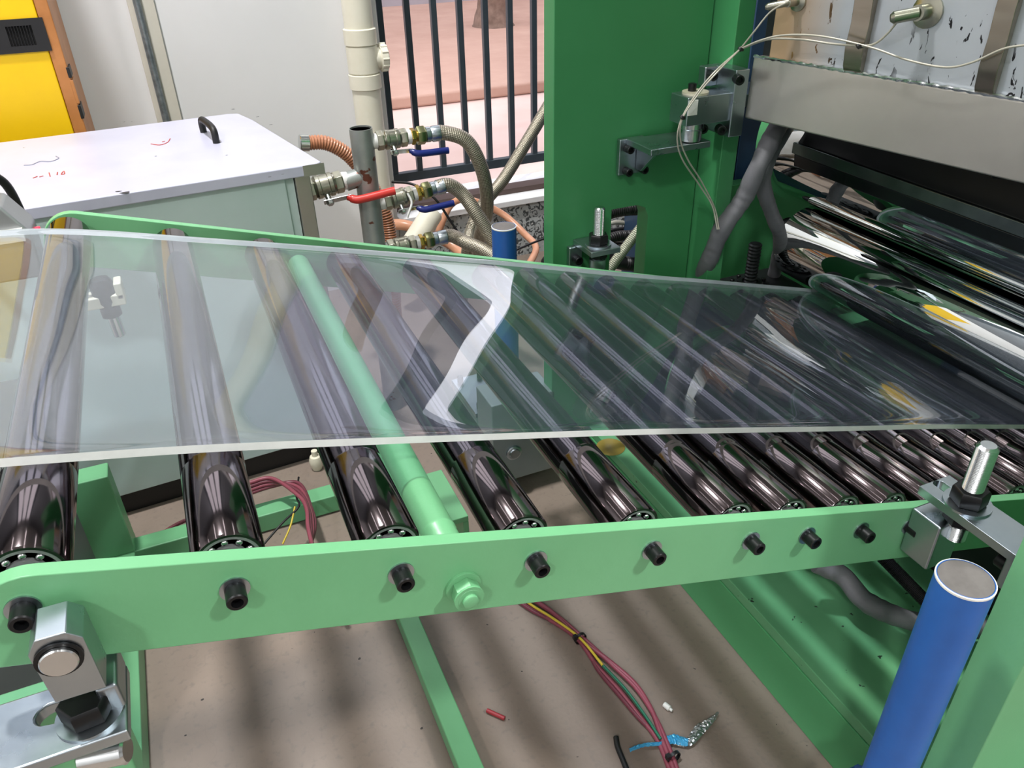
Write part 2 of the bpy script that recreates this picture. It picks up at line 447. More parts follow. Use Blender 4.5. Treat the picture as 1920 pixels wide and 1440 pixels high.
struct('trim_2', MB().box((0.735, WY - 0.03, 0.226), (2.6, WY + 0.27, 0.25)), M['wall'], bevel=0.003)
# door track in front of the railing
t = struct('trim_3', MB().box((0.74, WY + 0.05, 0.251), (2.59, WY + 0.12, 0.272)), mat('door_track', '5A4A45', 0.4, 0.4))
# outside
struct('floor_outside', MB().box((-6, WY + 0.28, -0.12), (16, 16, 0.1)), M['pink'])
struct('ground_outside', MB().box((-6, 5.2, 0.1), (16, 16, 0.18)), M['earth'], bevel=0.02)

struct('added_sky_block', MB().box((-6, 10.0, 0.18), (5.15, 10.4, 6.5)), mat('sky_block_paint', 'B0ACB4', 0.8, nscale=2))  # unseen block added to hide sky from the sheet's reflection
struct('added_pillar', MB().box((5.32, 10.0, 0.18), (5.85, 10.4, 6.5)), mat('added_pillar_paint', '5A5C66', 0.8, nscale=2))  # unseen upright added to split the bright ribbon reflected in the sheet

# railing
rl = thing('railing', 'dark grey metal railing of upright bars across the bright doorway', 'railing')
rb = MB().box((0.74, WY + 0.14, 0.335), (2.58, WY + 0.17, 0.37)); rb.build('bottom_rail', M['railing'], rl, bevel=0.002)
MB().box((0.74, WY + 0.14, 1.06), (2.58, WY + 0.17, 1.10)).build('top_rail', M['railing'], rl, bevel=0.002)
xs = []
for px in (742, 790, 834, 878, 922, 964, 1002):
    xs.append(at(px, 330, Y=WY + 0.155).x)
stp = (xs[-1] - xs[0]) / 6
bar = MB().box((-0.011, -0.011, 0.34), (0.011, 0.011, 1.07)).build('bar', M['railing'], rl, bevel=0.002)
bar.location = (xs[0], WY + 0.155, 0)
for k in range(1, 16):
    b2 = bar.copy(); COL.objects.link(b2); b2.parent = rl; b2.location = (xs[0] + stp * k, WY + 0.155, 0)

# tree trunk outside
p = at(925, 48, Z=0.18)
tr = MB().tube([p + Vector((0, 0, -0.05)), p + Vector((0, 0, 0.15)), p + Vector((0.02, 0, 0.6)), p + Vector((0, 0.1, 1.6)), p + Vector((0.1, 0.1, 3.2))], 0.13, 14, 5,
               rf=lambda L, i: 1 + 0.9 * math.exp(-L * 6) + 0.05 * math.sin(i * 2.1)).build('tree_trunk', M['bark'])
tag(tr, 'brown tree trunk standing outside behind the railing', 'tree')

# trunking + conduit on the wall
tk = thing('cable_trunking', 'beige cable trunking with a grey conduit running up the white wall', 'trunking')
x0 = at(288, 110, Y=WY).x
zb = 0.6
MB().box((x0 - 0.035, WY - 0.012, zb), (x0 + 0.04, WY - 0.001, 2.29)).build('backing_plate', mat('beige_plate', 'D6D2C6', 0.5), tk, bevel=0.002)
MB().cyl((x0 - 0.008, WY - 0.022, zb), (x0 - 0.008, WY - 0.022, 2.29), 0.011, 12).build('conduit', mat('grey_conduit', '8B9499', 0.35, 0.4, col2='5F676B', nscale=30), tk)

# pvc pipe
pp = thing('pvc_pipe', 'cream plastic drain pipe standing at the wall corner by the railing', 'pipe')
px0 = at(690, 200, Y=WY - 0.06).x
PC = Vector((px0, WY - 0.062, 0))
MB().cyl(PC, PC + ZV * 2.29, 0.048, 28).build('pipe', M['pvc'], pp)
def zat(y, x=685): return at(x, y, Y=WY - 0.11).z
for (ya, yb) in ((55, 88), (142, 172)):
    za, zb2 = zat(yb), zat(ya)
    MB().lathe([(0.049, 0), (0.054, 0.003), (0.054, zb2 - za - 0.003), (0.049, zb2 - za)], PC + ZV * za, ZV, 28).build('coupling', M['pvc'], pp)
za, zb2 = zat(142), zat(88)
tee = MB().lathe([(0.0475, 0), (0.052, 0.004), (0.052, zb2 - za - 0.004), (0.0475, zb2 - za)], PC + ZV * za, ZV, 28)
zc = (za + zb2) / 2
tee.lathe([(0.034, 0.03), (0.034, 0.058)], PC + ZV * zc, XV, 24)
tee.build('tee', M['pvc'], pp)
cp = MB().lathe([(0.04, 0.058), (0.043, 0.061), (0.043, 0.08), (0.04, 0.083), (0.012, 0.083), (0.012, 0.09), (0, 0.09)], PC + ZV * zc, XV, 24)
for k in range(12):
    a = k * PI / 6; d = Vector((0, math.cos(a), math.sin(a)))
    cp.cyl(PC + ZV * zc + XV * 0.06 + d * 0.0425, PC + ZV * zc + XV * 0.081 + d * 0.0425, 0.004, 8)
cp.build('cleanout_cap', M['pvc'], pp)

# hall lamps
for i, x in enumerate(TUBE_ROWS):
    y = -5.6
    while y < 1.0:
        f = thing('ceiling_light', 'long linear ceiling lamp of the hall', 'light', 'linear ceiling lamps')
        MB().box((x - 0.05, y, 4.97), (x + 0.05, y + 1.5, 5.03)).build('housing', M['ceil'], f)
        MB().box((x - 0.04, y + 0.03, 4.955), (x + 0.04, y + 1.47, 4.9695)).build('diffuser', M['tube'], f)
        for dy in (0.3, 1.2): MB().cyl((x, y + dy, 5.03), (x, y + dy, 5.6), 0.004, 6).build('suspension_wire', M['steel'], f)
        y += 1.62
for i, (x, y, z, p_, s) in enumerate(LAMPS):
    f = thing('high_bay_lamp', 'round high bay lamp hanging from the hall ceiling', 'light', 'high bay lamps')
    MB().lathe([(s / 2 + 0.03, 0), (s / 2 + 0.03, 0.06), (0.1, 0.2), (0.06, 0.35)], (x, y, z), ZV, 28).build('shade', M['ceil'], f)
    MB().cyl((x, y, z + 0.35), (x, y, 5.6), 0.008, 8).build('rod', M['steel'], f)

# ================================================================== CONVEYOR
RU = [-0.187, -0.043, 0.097, 0.234, 0.374, 0.514, 0.604, 0.699, 0.791] + [0.884 + 0.0935 * k for k in range(6)]
RV = 0.021; RR = 0.0298
YF0, YF1 = 0.500, 0.514        # near rail, outer and inner face
YR0, YR1 = 1.322, 1.336        # far rail
UE = 1.50
def rail_poly(extra=0.0):
    u0, v0, v1 = -0.222, -0.035, 0.0505
    r = 0.042
    P = [(UE, v0), (UE, v1)]
    for k in range(9):
        a = PI / 2 + PI / 2 * k / 8
        P.append((u0 + r + r * math.cos(a), v1 - r + r * math.sin(a)))
    P += [(u0, v0 + 0.008), (u0 + 0.008, v0)]
    return P
frc = (O0, U, W, YV)
cf = thing('roller_conveyor', 'light green sloping conveyor frame of two long side rails and a round tie rod', 'conveyor')
MB().prism(rail_poly(), frc, YF0, YF1).build('side_rail', M['green'], cf, bevel=0.0012)
MB().prism(rail_poly(), frc, YR0, YR1).build('side_rail', M['green'], cf, bevel=0.0012)
# tie rod
tu, tv, tr_ = 0.1625, 0.002, 0.0185
MB().lathe([(tr_ * 0.98, 0), (tr_, 0.001), (tr_, 0.055), (tr_ * 1.03, 0.056), (tr_ * 1.03, 0.06), (tr_, 0.061), (tr_, YR0 - YF1)], cv(tu, tv, YF1), YV, 32).build('tie_rod', M['green'], cf)
nb = MB()
nb.lathe([(0.0175, 0), (0.0175, 0.003), (0.008, 0.003)], cv(tu, tv - 0.004, YF0), -YV, 32)
nb.hexa(cv(tu, tv - 0.004, YF0 - 0.003), -YV, 0.024, 0.013, ph=0.3)
nb.lathe([(0.0145, 0.016), (0.0145, 0.018), (0.011, 0.018), (0.011, 0.0185), (0.0075, 0.0185), (0.0075, 0.0225), (0.006, 0.0235)], cv(tu, tv - 0.004, YF0), -YV, 28)
nb.build('flange_nut', M['green'], cf, bevel=0.0006)
# socket screws
def socket_screw(o, ax, rh=0.0083, h=0.017, wr=0.012):
    a = MB().lathe([(wr * 0.55, 0), (wr, 0), (wr, 0.0016), (wr * 0.55, 0.0016)], o, ax, 28)
    b = MB().lathe([(rh * 0.8, 0.0012), (rh, 0.0018), (rh, h - 0.001), (rh - 0.001, h), (rh * 0.58, h), (rh * 0.5, h - 0.007), (0, h - 0.007)], o, ax, 24)
    return a, b
scr0 = None
for i, u in enumerate(RU):
    if i == 0:
        a, b = socket_screw(cv(u, RV, YF0), -YV)
        bo = b.build('socket_screw', M['black'], cf); ao = a.build('washer', M['steel'], bo)
        a, b = socket_screw(cv(u, RV, YR1), YV)
        bo2 = b.build('socket_screw', M['black'], cf); ao2 = a.build('washer', M['steel'], bo2)
    else:
        for (bb, aa) in ((bo, ao), (bo2, ao2)):
            c = bb.copy(); COL.objects.link(c); c.parent = cf; c.location = U * (u - RU[0])
            d = aa.copy(); COL.objects.link(d); d.parent = c
# rollers
ordn = ['first', 'second', 'third', 'fourth', 'fifth', 'sixth', 'seventh', 'eighth', 'ninth', 'tenth', 'eleventh', 'twelfth', 'thirteenth', 'fourteenth', 'fifteenth']
YN, YFAR = 0.5325, 1.302
tubem = MB()
tubem.lathe([(0.0262, 0.003), (0.0262, 0.0), (RR - 0.0015, 0), (RR, 0.0022), (RR, 0.1245), (RR * 0.997, 0.125), (RR * 0.997, 0.1275), (RR, 0.128),
             (RR, YFAR - YN - 0.002), (RR - 0.0015, YFAR - YN), (0.0262, YFAR - YN), (0.0262, YFAR - YN - 0.003)], (0, YN, 0), YV, 64, closed=True)
def ring_mesh(y, s):
    r = MB()
    r.lathe([(0.0260, 0), (0.0260, 0.006), (0.0232, 0.006), (0.0232, 0)], (0, y, 0), YV * s, 48, closed=True)
    r.lathe([(0.0150, 0), (0.0150, 0.006), (0.0118, 0.006), (0.0118, 0)], (0, y, 0), YV * s, 40, closed=True)
    r.lathe([(0.0232, 0.0045), (0.0150, 0.0045)], (0, y, 0), YV * s, 40)
    return r
rt = rbn = rbf = rsh = rball = None
for i, u in enumerate(RU):
    where = {0: 'leftmost dark chrome roller, at the high left end of the green frame',
             1: 'dark chrome roller, second from the high left end of the frame',
             2: 'dark chrome roller just left of the round green tie rod',
             3: 'dark chrome roller just right of the round green tie rod'}.get(i, 'dark chrome roller, %s from the high left end of the green frame' % ordn[i])
    r = thing('conveyor_roller', where, 'roller', 'dark chrome rollers of the conveyor')
    r.location = cv(u, RV, 0)
    if i == 0:
        rt = tubem.build('tube', M['roller'], r)
        rsh = MB().cyl((0, YF1 - 0.001, 0), (0, YN + 0.02, 0), 0.0115, 20).cyl((0, YFAR - 0.02, 0), (0, YR0 + 0.001, 0), 0.0115, 20).build('shaft', M['dark'], r)
        rbn = ring_mesh(YN + 0.0005, 1).build('bearing', M['bearing'], r)
        rbf = ring_mesh(YFAR - 0.0005, -1).build('bearing', M['bearing'], r)
        balls = []
        bm_ = MB().lathe([(0.0034 * math.sin(PI * k / 8), -0.0034 * math.cos(PI * k / 8)) for k in range(9)], (0, 0, 0), YV, 12)
        for k in range(10):
            a = 2 * PI * k / 10 + 0.2
            if k == 0:
                b0 = bm_.build('ball', M['bright'], rbn)
            else:
                b0 = balls[0].copy(); COL.objects.link(b0); b0.parent = rbn
            b0.location = (0.0191 * math.cos(a), YN + 0.0035, 0.0191 * math.sin(a)); balls.append(b0)
    else:
        for src in (rt, rsh, rbf):
            c = src.copy(); COL.objects.link(c); c.parent = r
        c = rbn.copy(); COL.objects.link(c); c.parent = r
        off = random.random()
        for k, b0 in enumerate(balls):
            d = b0.copy(); COL.objects.link(d); d.parent = c
            a = 2 * PI * k / 10 + off
            d.location = (0.0191 * math.cos(a), YN + 0.0035, 0.0191 * math.sin(a))

# ================================================================== PLASTIC SHEET
TH = 0.0065
RC = Vector((1.414, 0, 0.534)); RRAD = 0.091
def lerp_tab(tab, x):
    if x <= tab[0][0]: return tab[0][1]
    for (a, b), (c, d) in zip(tab, tab[1:]):
        if x <= c: return b + (d - b) * (x - a) / (c - a)
    return tab[-1][1]
near = [(-0.7, 0.612), (-0.35, 0.618), (-0.2, 0.625), (-0.1, 0.640), (0.0, 0.647), (0.414, 0.668), (0.744, 0.678), (1.312, 0.687), (1.7, 0.69)]
far = [(-0.7, 1.165), (-0.35, 1.18), (-0.26, 1.187), (-0.17, 1.212), (0.0, 1.218), (0.214, 1.232), (0.6, 1.262), (0.938, 1.293), (1.381, 1.336), (1.7, 1.34)]
def smooth(tab, x): return sum(lerp_tab(tab, x + d) for d in (-0.06, -0.03, 0, 0.03, 0.06)) / 5
def base(s):
    """centre line of the sheet in (point, normal) for arc position s along the conveyor"""
    v = RV + RR + 0.0006
    uc = (RC - O0).dot(U)
    if s < -0.187:
        d = -0.187 - s
        a = min(d / 0.09, 1) * 0.155
        dd = min(d, 0.09)
        drop = 0.155 * dd * dd / 0.18 + max(0, d - 0.09) * math.sin(0.155)
        return O0 + U * s + W * (v - drop), (W * math.cos(a) - U * math.sin(a))
    if s <= uc:
        return O0 + U * s + W * v, W
    R2 = RRAD + TH + 0.0005
    a = (s - uc) / R2
    c = O0 + U * uc + W * (v + R2)
    return c + (U * math.sin(a) - W * math.cos(a)) * R2, (W * math.cos(a) - U * math.sin(a))
def wave(s, y, t):
    h = 0.0016 * math.sin(s * 9 + 0.7) * math.sin(y * 7.5 + 0.4)
    h += 0.012 * (s - 0.25) * math.exp(-((s - 0.25) / 0.24) ** 2) * math.sin((y - 0.80) * 2 * PI / 0.55)
    g = math.exp(-((s - 0.28) / 0.45) ** 2)          # the cooling sheet curls up along both cut edges
    h += g * (0.34 * max(0.0, y - 1.08) ** 2 + 0.75 * max(0.0, 0.725 - y) ** 2)
    h += 0.0001 * math.sin(y * 26 + s * 3)
    e = min(t, 1 - t)
    h += 0.0016 * math.exp(-(e / 0.03) ** 2)
    k = 1.0
    if s > 1.0: k = max(0, 1 - (s - 1.0) / 0.35)
    return h * k + 0.0014 * k
ns, ny = 260, 96
S0, S1 = -0.62, 1.62
mb = MB(); vs = []
for lay in (0, 1):
    for i in range(ns + 1):
        s = S0 + (S1 - S0) * i / ns
        p0, nn = base(s); a, b = smooth(near, s), smooth(far, s)
        for j in range(ny + 1):
            q = j / ny
            t = 0.5 - 0.5 * math.cos(PI * q)
            t = 0.5 * t + 0.5 * q
            y = a + (b - a) * t
            h = wave(s, y, t)
            bead = 0.0020 * math.exp(-(min(t, 1 - t) / 0.02) ** 2)
            vs.append(p0 + YV * y + nn * (h + (TH + bead if lay else 0)))
n1 = (ns + 1) * (ny + 1)
fs = []; mi = []
for i in range(ns):
    for j in range(ny):
        a = i * (ny + 1) + j
        fs.append((a, a + 1, a + ny + 2, a + ny + 1)); mi.append(0)
        fs.append((n1 + a, n1 + a + ny + 1, n1 + a + ny + 2, n1 + a + 1)); mi.append(0)
    for j in (0, ny):
        a = i * (ny + 1) + j
        fs.append((a, a + ny + 1, n1 + a + ny + 1, n1 + a)); mi.append(1)
for j in range(ny):
    for i in (0, ns):
        a = i * (ny + 1) + j
        fs.append((a, a + 1, n1 + a + 1, n1 + a)); mi.append(1)
mb.add(vs, fs); mb.mi = mi
sh = mb.build('plastic_sheet', [M['sheet'], M['sheetedge']], smooth=0.9)
tag(sh, 'wide clear glossy plastic sheet with a pale cut edge lying on the rollers', 'plastic sheet')

# ================================================================== CALENDER ROLLS
lr = thing('chrome_roll', 'mirror chrome roll pressing the clear sheet at the low end of the conveyor', 'roll')
MB().lathe([(RRAD * 0.6, 0), (RRAD - 0.003, 0), (RRAD, 0.003), (RRAD, 1.0), (RRAD - 0.003, 1.003), (RRAD * 0.6, 1.003)], (RC.x, 0.43, RC.z), YV, 128).build('roll_body', M['mirror'], lr)
MB().cyl((RC.x, 0.36, RC.z), (RC.x, 1.5, RC.z), 0.04, 32).build('journal', M['dark'], lr)
B2 = Vector((1.456, 0, 0.776)); R2_ = 0.15
br = thing('mirror_roll', 'large mirror chrome roll under the black die lip, reflecting the bright hall', 'roll')
MB().lathe([(R2_ * 0.6, 0), (R2_ - 0.003, 0), (R2_, 0.003), (R2_, 1.05), (R2_ - 0.003, 1.053), (R2_ * 0.6, 1.053)], (B2.x, 0.43, B2.z), YV, 160).build('roll_body', M['mirror'], br)
MB().cyl((B2.x, 0.36, B2.z), (B2.x, 1.6, B2.z), 0.05, 32).build('journal', M['dark'], br)
MB().lathe([(R2_ * 0.8, 0), (R2_ + 0.012, 0), (R2_ + 0.012, 0.03), (R2_ * 0.8, 0.03)], (B2.x, 1.49, B2.z), YV, 80, closed=True).build('end_ring', M['mgreen'], br)

# ================================================================== EXTRUSION DIE
die = thing('extrusion_die', 'stainless steel extrusion die with worn heater plate hanging above the chrome rolls', 'extrusion die')
pA = Vector((1.067, 1.30, 0))
dD = Vector((0.208, -0.978, 0)).normalized(); nD = Vector((-0.978, -0.208, 0)).normalized()
fd = (pA, dD, -nD, ZV)     # along the die to the viewer, into the die, up
LD = 0.925
b = MB()
b.prism([(0, 0.905), (0.004, 1.021), (0.03, 1.021), (0.09, 0.905)], (pA, -nD, ZV, dD), 0, LD)
b.build('front_beam', M['brushed'], die, bevel=0.004, seg=3)
# weld bead on the beam's upper edge
wp = [pA + dD * (LD * k / 120) - nD * 0.006 + ZV * (1.021 + 0.0005 * math.sin(k * 1.9)) for k in range(121)]
MB().tube(wp, 0.003, 6, 0, rf=lambda L, i: 1 + 0.3 * math.sin(i * 2.3)).build('weld_seam', M['bright'], die)
b = MB().box((0.03, 0.012, 1.0), (LD, 0.05, 1.33), fd)
b.build('heater_plate', M['plate'], die, bevel=0.002)
MB().box((0.0, 0.03, 1.0), (0.06, 0.25, 1.33), fd).build('end_plate', M['dark'], die, bevel=0.002)
MB().box((0.0, 0.05, 0.94), (LD, 0.30, 1.32), fd).build('die_body', M['dark'], die, bevel=0.003)
plD = (pA - nD * 0.004, nD)
for (xa, xb, yb) in ((1593, 1628, 128), (1842, 1880, 176)):
    q0 = at(xa, yb - 60, pl=plD) - pA; q1 = at(xb, yb - 60, pl=plD) - pA
    s0, s1 = q0.dot(dD), q1.dot(dD)
    st = MB()
    prof = [(0.004, 1.0225), (0.0, 1.03), (-0.004, 1.06), (0.0, 1.10), (-0.003, 1.14), (0.0, 1.2), (0.0, 1.32), (0.012, 1.32), (0.012, 1.0225)]
    st.prism(prof, (pA, -nD, ZV, dD), s0, s1)
    st.build('heater_strap', M['strap'], die, bevel=0.001)
for (x, y, r) in ((1735, 22, 0.012), (1492, 3, 0.008)):
    q = at(x, y, pl=plD)
    k = MB()
    k.lathe([(r * 2.1, -0.01), (r * 2.1, 0.002), (r * 1.2, 0.006), (r, 0.006), (r, 0.03)], q - nD * 0.006, nD, 20)
    k.lathe([(r * 0.8, 0.0), (r * 0.8, 0.035), (r * 0.45, 0.04)], q + nD * 0.02, (nD - dD * 1.1 - ZV * 0.3), 16)
    k.build('sensor_plug', M['nickel'], die)
# lip bars beneath
lip = thing('die_lip', 'black die lip bar running along under the stainless beam', 'die lip')
lp = [( 0.0, 0.0), (0.02, 0.045), (0.12, 0.07), (0.2, 0.0), (0.10, -0.03)]
xl = 1.25
MB().prism([(0, 0.825), (0.012, 0.842), (0.03, 0.90), (0.055, 0.90), (0.04, 0.80)], (Vector((xl, 0, 0)), XV, ZV, YV), 0.40, 1.335).build('lip_bar', mat('black_lip_steel', '202224', 0.4, 0.6, nscale=30, rvar=0.1), lip, bevel=0.002)
MB().prism([(-0.004, 0.800), (-0.004, 0.824), (0.02, 0.824), (0.02, 0.800)], (Vector((xl, 0, 0)), XV, ZV, YV), 0.40, 1.345).build('lip_edge', mat('lip_edge_steel', '6F7A78', 0.25, 0.9, col2='454D4C', nscale=30, namt=1.3), lip, bevel=0.002)
MB().prism([(0.004, 0.772), (0.0, 0.799), (0.04, 0.799), (0.03, 0.770)], (Vector((xl, 0, 0)), XV, ZV, YV), 0.40, 1.34).build('lip_face', mat('lip_face_steel', '3C4043', 0.22, 0.9, nscale=30), lip, bevel=0.002)
sb = MB()
for y in (1.27, 1.05, 0.88, 0.80, 0.62):
    o = Vector((xl + 0.022, y, 0.873))
    sb_ = MB().cyl(o, o + Vector((-0.35, 0, 0.6)).normalized() * 0.012, 0.007, 14, 0.001)
    sb_.build('lip_screw', M['black'], lip)

MB().box((0.02, 0.06, 1.3205), (LD, 0.9, 2.3), fd).build('light_block_housing', M['mgreen'], die, bevel=0.004)  # unseen bulk added above the die to block lamplight and darken reflections

# hinge bracket
hb = thing('die_bracket', 'machined steel bracket carrying the left end of the stainless die', 'bracket')
yq = 1.30
A = at(1290, 195, Y=yq); Bq = at(1385, 240, Y=yq)
x0, x1 = 0.929, 1.05
MB().box((x0, 1.30, 0.904), (x1, 1.36, 0.958)).build('arm', M['steel'], hb, bevel=0.002)
MB().box((1.030, 1.294, 0.872), (1.062, 1.375, 1.000)).build('arm_flange', M['steel'], hb, bevel=0.002)
MB().box((1.0, 1.352, 0.962), (1.031, 1.375, 1.0)).build('screw_tab', M['steel'], hb, bevel=0.003)
MB().lathe([(0.026, 0), (0.026, 0.004), (0.010, 0.004)], (0.965, 1.33, 0.958), ZV, 32).build('washer', mat('cream_washer', 'CFC8B0', 0.35, 0.5), hb)
MB().lathe([(0.008, 0), (0.008, 0.014), (0.005, 0.015)], (0.96, 1.335, 0.962), ZV, 20).build('screw', M['black'], hb)
MB().lathe([(0.021, 0), (0.021, 0.022), (0.0225, 0.024), (0.0225, 0.034), (0.021, 0.036)], (0.965, 1.33, 0.868), ZV, 32).build('spacer', M['bright'], hb)
for (x, y, z) in ((1.012, 1.350, 0.985), (1.032, 1.294, 0.985), (1.0, 1.348, 0.885), (1.02, 1.315, 0.887)):
    MB().lathe([(0.0095, 0), (0.0095, 0.018), (0.0085, 0.019), (0.0055, 0.019), (0.0050, 0.012), (0, 0.012)], (x, y, z), Vector((-0.3, -1, 0)), 20).build('screw', M['black'], hb)
lb = MB(); q = [at(1268, 180, Y=1.299), at(1290, 193, Y=1.299), at(1289, 214, Y=1.299), at(1267, 200, Y=1.299)]
MB().box((x0 + 0.0005, 1.2985, 0.925), (x0 + 0.022, 1.2999, 0.953)).build('paper_tag', M['label'], hb)
cb = thing('column_bracket', 'steel angle bracket bolted to the green column under the die', 'bracket')
MB().box((0.845, 1.405, 0.79), (0.905, 1.417, 0.865)).build('back_plate', M['steel'], cb, bevel=0.002)
MB().box((0.86, 1.31, 0.853), (1.0, 1.405, 0.866)).build('shelf_plate', M['steel'], cb, bevel=0.002)
MB().prism([(1.404, 0.852), (1.404, 0.80), (1.385, 0.80), (1.33, 0.852)], (Vector((0, 0, 0)), YV, ZV, XV), 0.885, 0.893).build('gusset', M['steel'], cb, bevel=0.001)
for (x, z) in ((0.862, 0.85), (0.862, 0.803), (0.90, 0.803)):
    MB().lathe([(0.0085, 0), (0.0085, 0.016), (0.0075, 0.017), (0.005, 0.017), (0.0045, 0.010), (0, 0.010)], (x, 1.404, z - 0.004), -YV, 20).build('screw', M['black'], cb)

# thin silver cables
def cable(name, pts, r, mt, label, cat='cable', seg=8, n=8, group=None, rf=None, flat=1.0):
    o = MB().tube(pts, r, seg, n, rf=rf, flat=flat).build(name, mt, smooth=1.2)
    return tag(o, label, cat, group)
YD = 1.27
pf = (pA + nD * 0.02, nD)
def dp(x, y, off=0.02): return at(x, y, pl=(pA + nD * off, nD))
node = dp(1388, 92, 0.05)
cable('sensor_cable', [dp(1480, 2, 0.03), dp(1445, 22, 0.04), dp(1415, 58, 0.05), node], 0.0016, M['silver_cable'], 'thin silver cable curving from the top plug down to the cable tie')
cable('sensor_cable', [dp(1925, 84, 0.02), dp(1880, 92), dp(1820, 118), dp(1770, 126), dp(1700, 112), dp(1630, 88), dp(1540, 68, 0.03), dp(1470, 66, 0.04), dp(1425, 76, 0.05), node], 0.0017, M['silver_cable'],
      'long thin silver cable sagging across the worn heater plate')
cable('sensor_cable', [dp(1708, 22, 0.03), dp(1690, 32, 0.03), dp(1665, 62, 0.025), dp(1640, 82), dp(1612, 86), dp(1560, 82), dp(1500, 74, 0.03), dp(1440, 74, 0.04), node], 0.0019, M['silver_cable'],
      'silver cable from the middle plug joining the tied cables')
lo_pts = [(1388, 92, 1.25), (1345, 130, 1.255), (1310, 170, 1.26), (1279, 220, 1.265), (1270, 262, 1.27), (1280, 300, 1.28), (1310, 345, 1.30), (1335, 385, 1.30), (1345, 430, 1.285)]
lo_pts2 = [(1388, 92, 1.25), (1348, 132, 1.25), (1313, 172, 1.255), (1280, 222, 1.26), (1276, 262, 1.27), (1290, 300, 1.28), (1315, 340, 1.30), (1340, 390, 1.30), (1348, 430, 1.285)]
cable('sensor_cable', [node] + [at(x, y, Y=Y) for x, y, Y in lo_pts[1:]], 0.0016, M['silver_cable'], 'left one of two thin silver cables hanging past the steel bracket')
cable('sensor_cable', [node] + [at(x, y, Y=Y) for x, y, Y in lo_pts2[1:]], 0.0016, M['silver_cable'], 'right one of two thin silver cables hanging past the steel bracket')
for q, lab in ((node, 'black cable tie where the silver cables meet by the green column'), (at(1279, 220, Y=1.262), 'black cable tie on the silver cables beside the paper tag'),
               (dp(1610, 86), 'black cable tie on the silver cables at the left heater strap')):
    o = MB().lathe([(0.0045, -0.003), (0.0052, 0), (0.0045, 0.003)], q, Vector((0.6, -0.2, 0.5)), 12).box((q.x - 0.003, q.y - 0.007, q.z - 0.003), (q.x + 0.003, q.y - 0.001, q.z + 0.003)).build('cable_tie', M['rubber'])
    tag(o, lab, 'cable tie', 'cable ties')

# grey sleeves
def wrinkle(L, i): return 1 + 0.035 * math.sin(L * 190 + math.sin(L * 47) * 3) + 0.04 * math.sin(L * 61)
cable('hose_sleeve', [at(1470, 222, Y=1.36), at(1454, 246, Y=1.30), at(1425, 305, Y=1.27), at(1395, 370, Y=1.29), at(1355, 428, Y=1.31), at(1335, 475, Y=1.34), at(1312, 530, Y=1.40), at(1300, 600, Y=1.45)], 0.0195, M['sleeve'],
      'long grey fabric-wrapped hose slanting down from the die to the green column', 'hose', 14, 14, 'grey wrapped hoses', wrinkle)
cable('hose_sleeve', [at(1480, 228, Y=1.38), at(1468, 250, Y=1.34), at(1440, 300, Y=1.32), at(1432, 350, Y=1.33), at(1447, 400, Y=1.35), at(1462, 440, Y=1.38), at(1460, 475, Y=1.44), at(1450, 520, Y=1.5)], 0.0165, M['sleeve'],
      'short dark grey wrapped hose hanging in front of the mirror roll', 'hose', 14, 14, 'grey wrapped hoses', wrinkle)
cable('hose_sleeve', [at(1530, 1055, Z=0.26), at(1580, 1080, Z=0.24), at(1620, 1125, Z=0.22), at(1680, 1155, Z=0.21), at(1760, 1175, Z=0.2), at(1850, 1180, Z=0.2)], 0.018, M['sleeve'],
      'grey wrapped hose lying on the green base under the near rail', 'hose', 14, 10, 'grey wrapped hoses', wrinkle)

# ================================================================== MACHINE FRAME
rf_ = thing('rear_machine_frame', 'tall green machine column behind the far end of the conveyor', 'machine frame')
P = [(0.700, 0.15), (0.700, 2.1), (1.055, 2.1), (1.055, 0.15)]
xa, xb = at(1145, 450, Y=1.42).x, at(1212, 450, Y=1.42).x
zt = at(1190, 386, Y=1.42).z
hole_open = [(0.700, 0.15), (0.700, 2.1), (1.055, 2.1), (1.055, 0.15), (xb, 0.15), (xb, zt - 0.03), (xb - 0.009, zt - 0.009), (xb - 0.03, zt), (xa, zt), (xa, 0.15)]
MB().prism(hole_open, (Vector((0, 0, 0)), XV, ZV, YV), 1.42, 1.465).build('column_plate', M['shaded_green'], rf_, bevel=0.002)
MB().box((1.057, 1.345, 0.15), (1.098, 1.465, 1.18)).box((1.070, 1.38, 1.18), (1.098, 1.465, 2.1)).build('guide_bar', M['shaded_green'], rf_, bevel=0.002)
MB().box((1.35, 1.66, 0.15), (2.6, 1.70, 0.62)).build('rear_plate', M['mgreen'], rf_, bevel=0.002)
MB().box((1.2, 1.75, 0.15), (1.43, 1.95, 0.80)).box((1.431, 1.75, 0.15), (2.9, 2.3, 1.5)).build('drive_housing', M['navy'], rf_, bevel=0.003)  # taller block enlarged out of view so the sheet reflects navy
MB().box((1.16, 1.60, 0.84), (1.7, 1.72, 0.87)).build('cross_plate', M['steel'], rf_, bevel=0.002)

ff = thing('front_machine_frame', 'green machine column at the lower right corner beside the blue post', 'machine frame')
XF = 0.755
MB().prism([(XF, 0.15), (XF, 2.5), (2.7, 2.5), (2.7, 0.15)], (Vector((0, 0, 0)), XV, ZV, YV), 0.31, 0.365).build('column_plate', M['green'], ff, bevel=0.0015)  # plate extended out of view to block the right lamp from the rear column

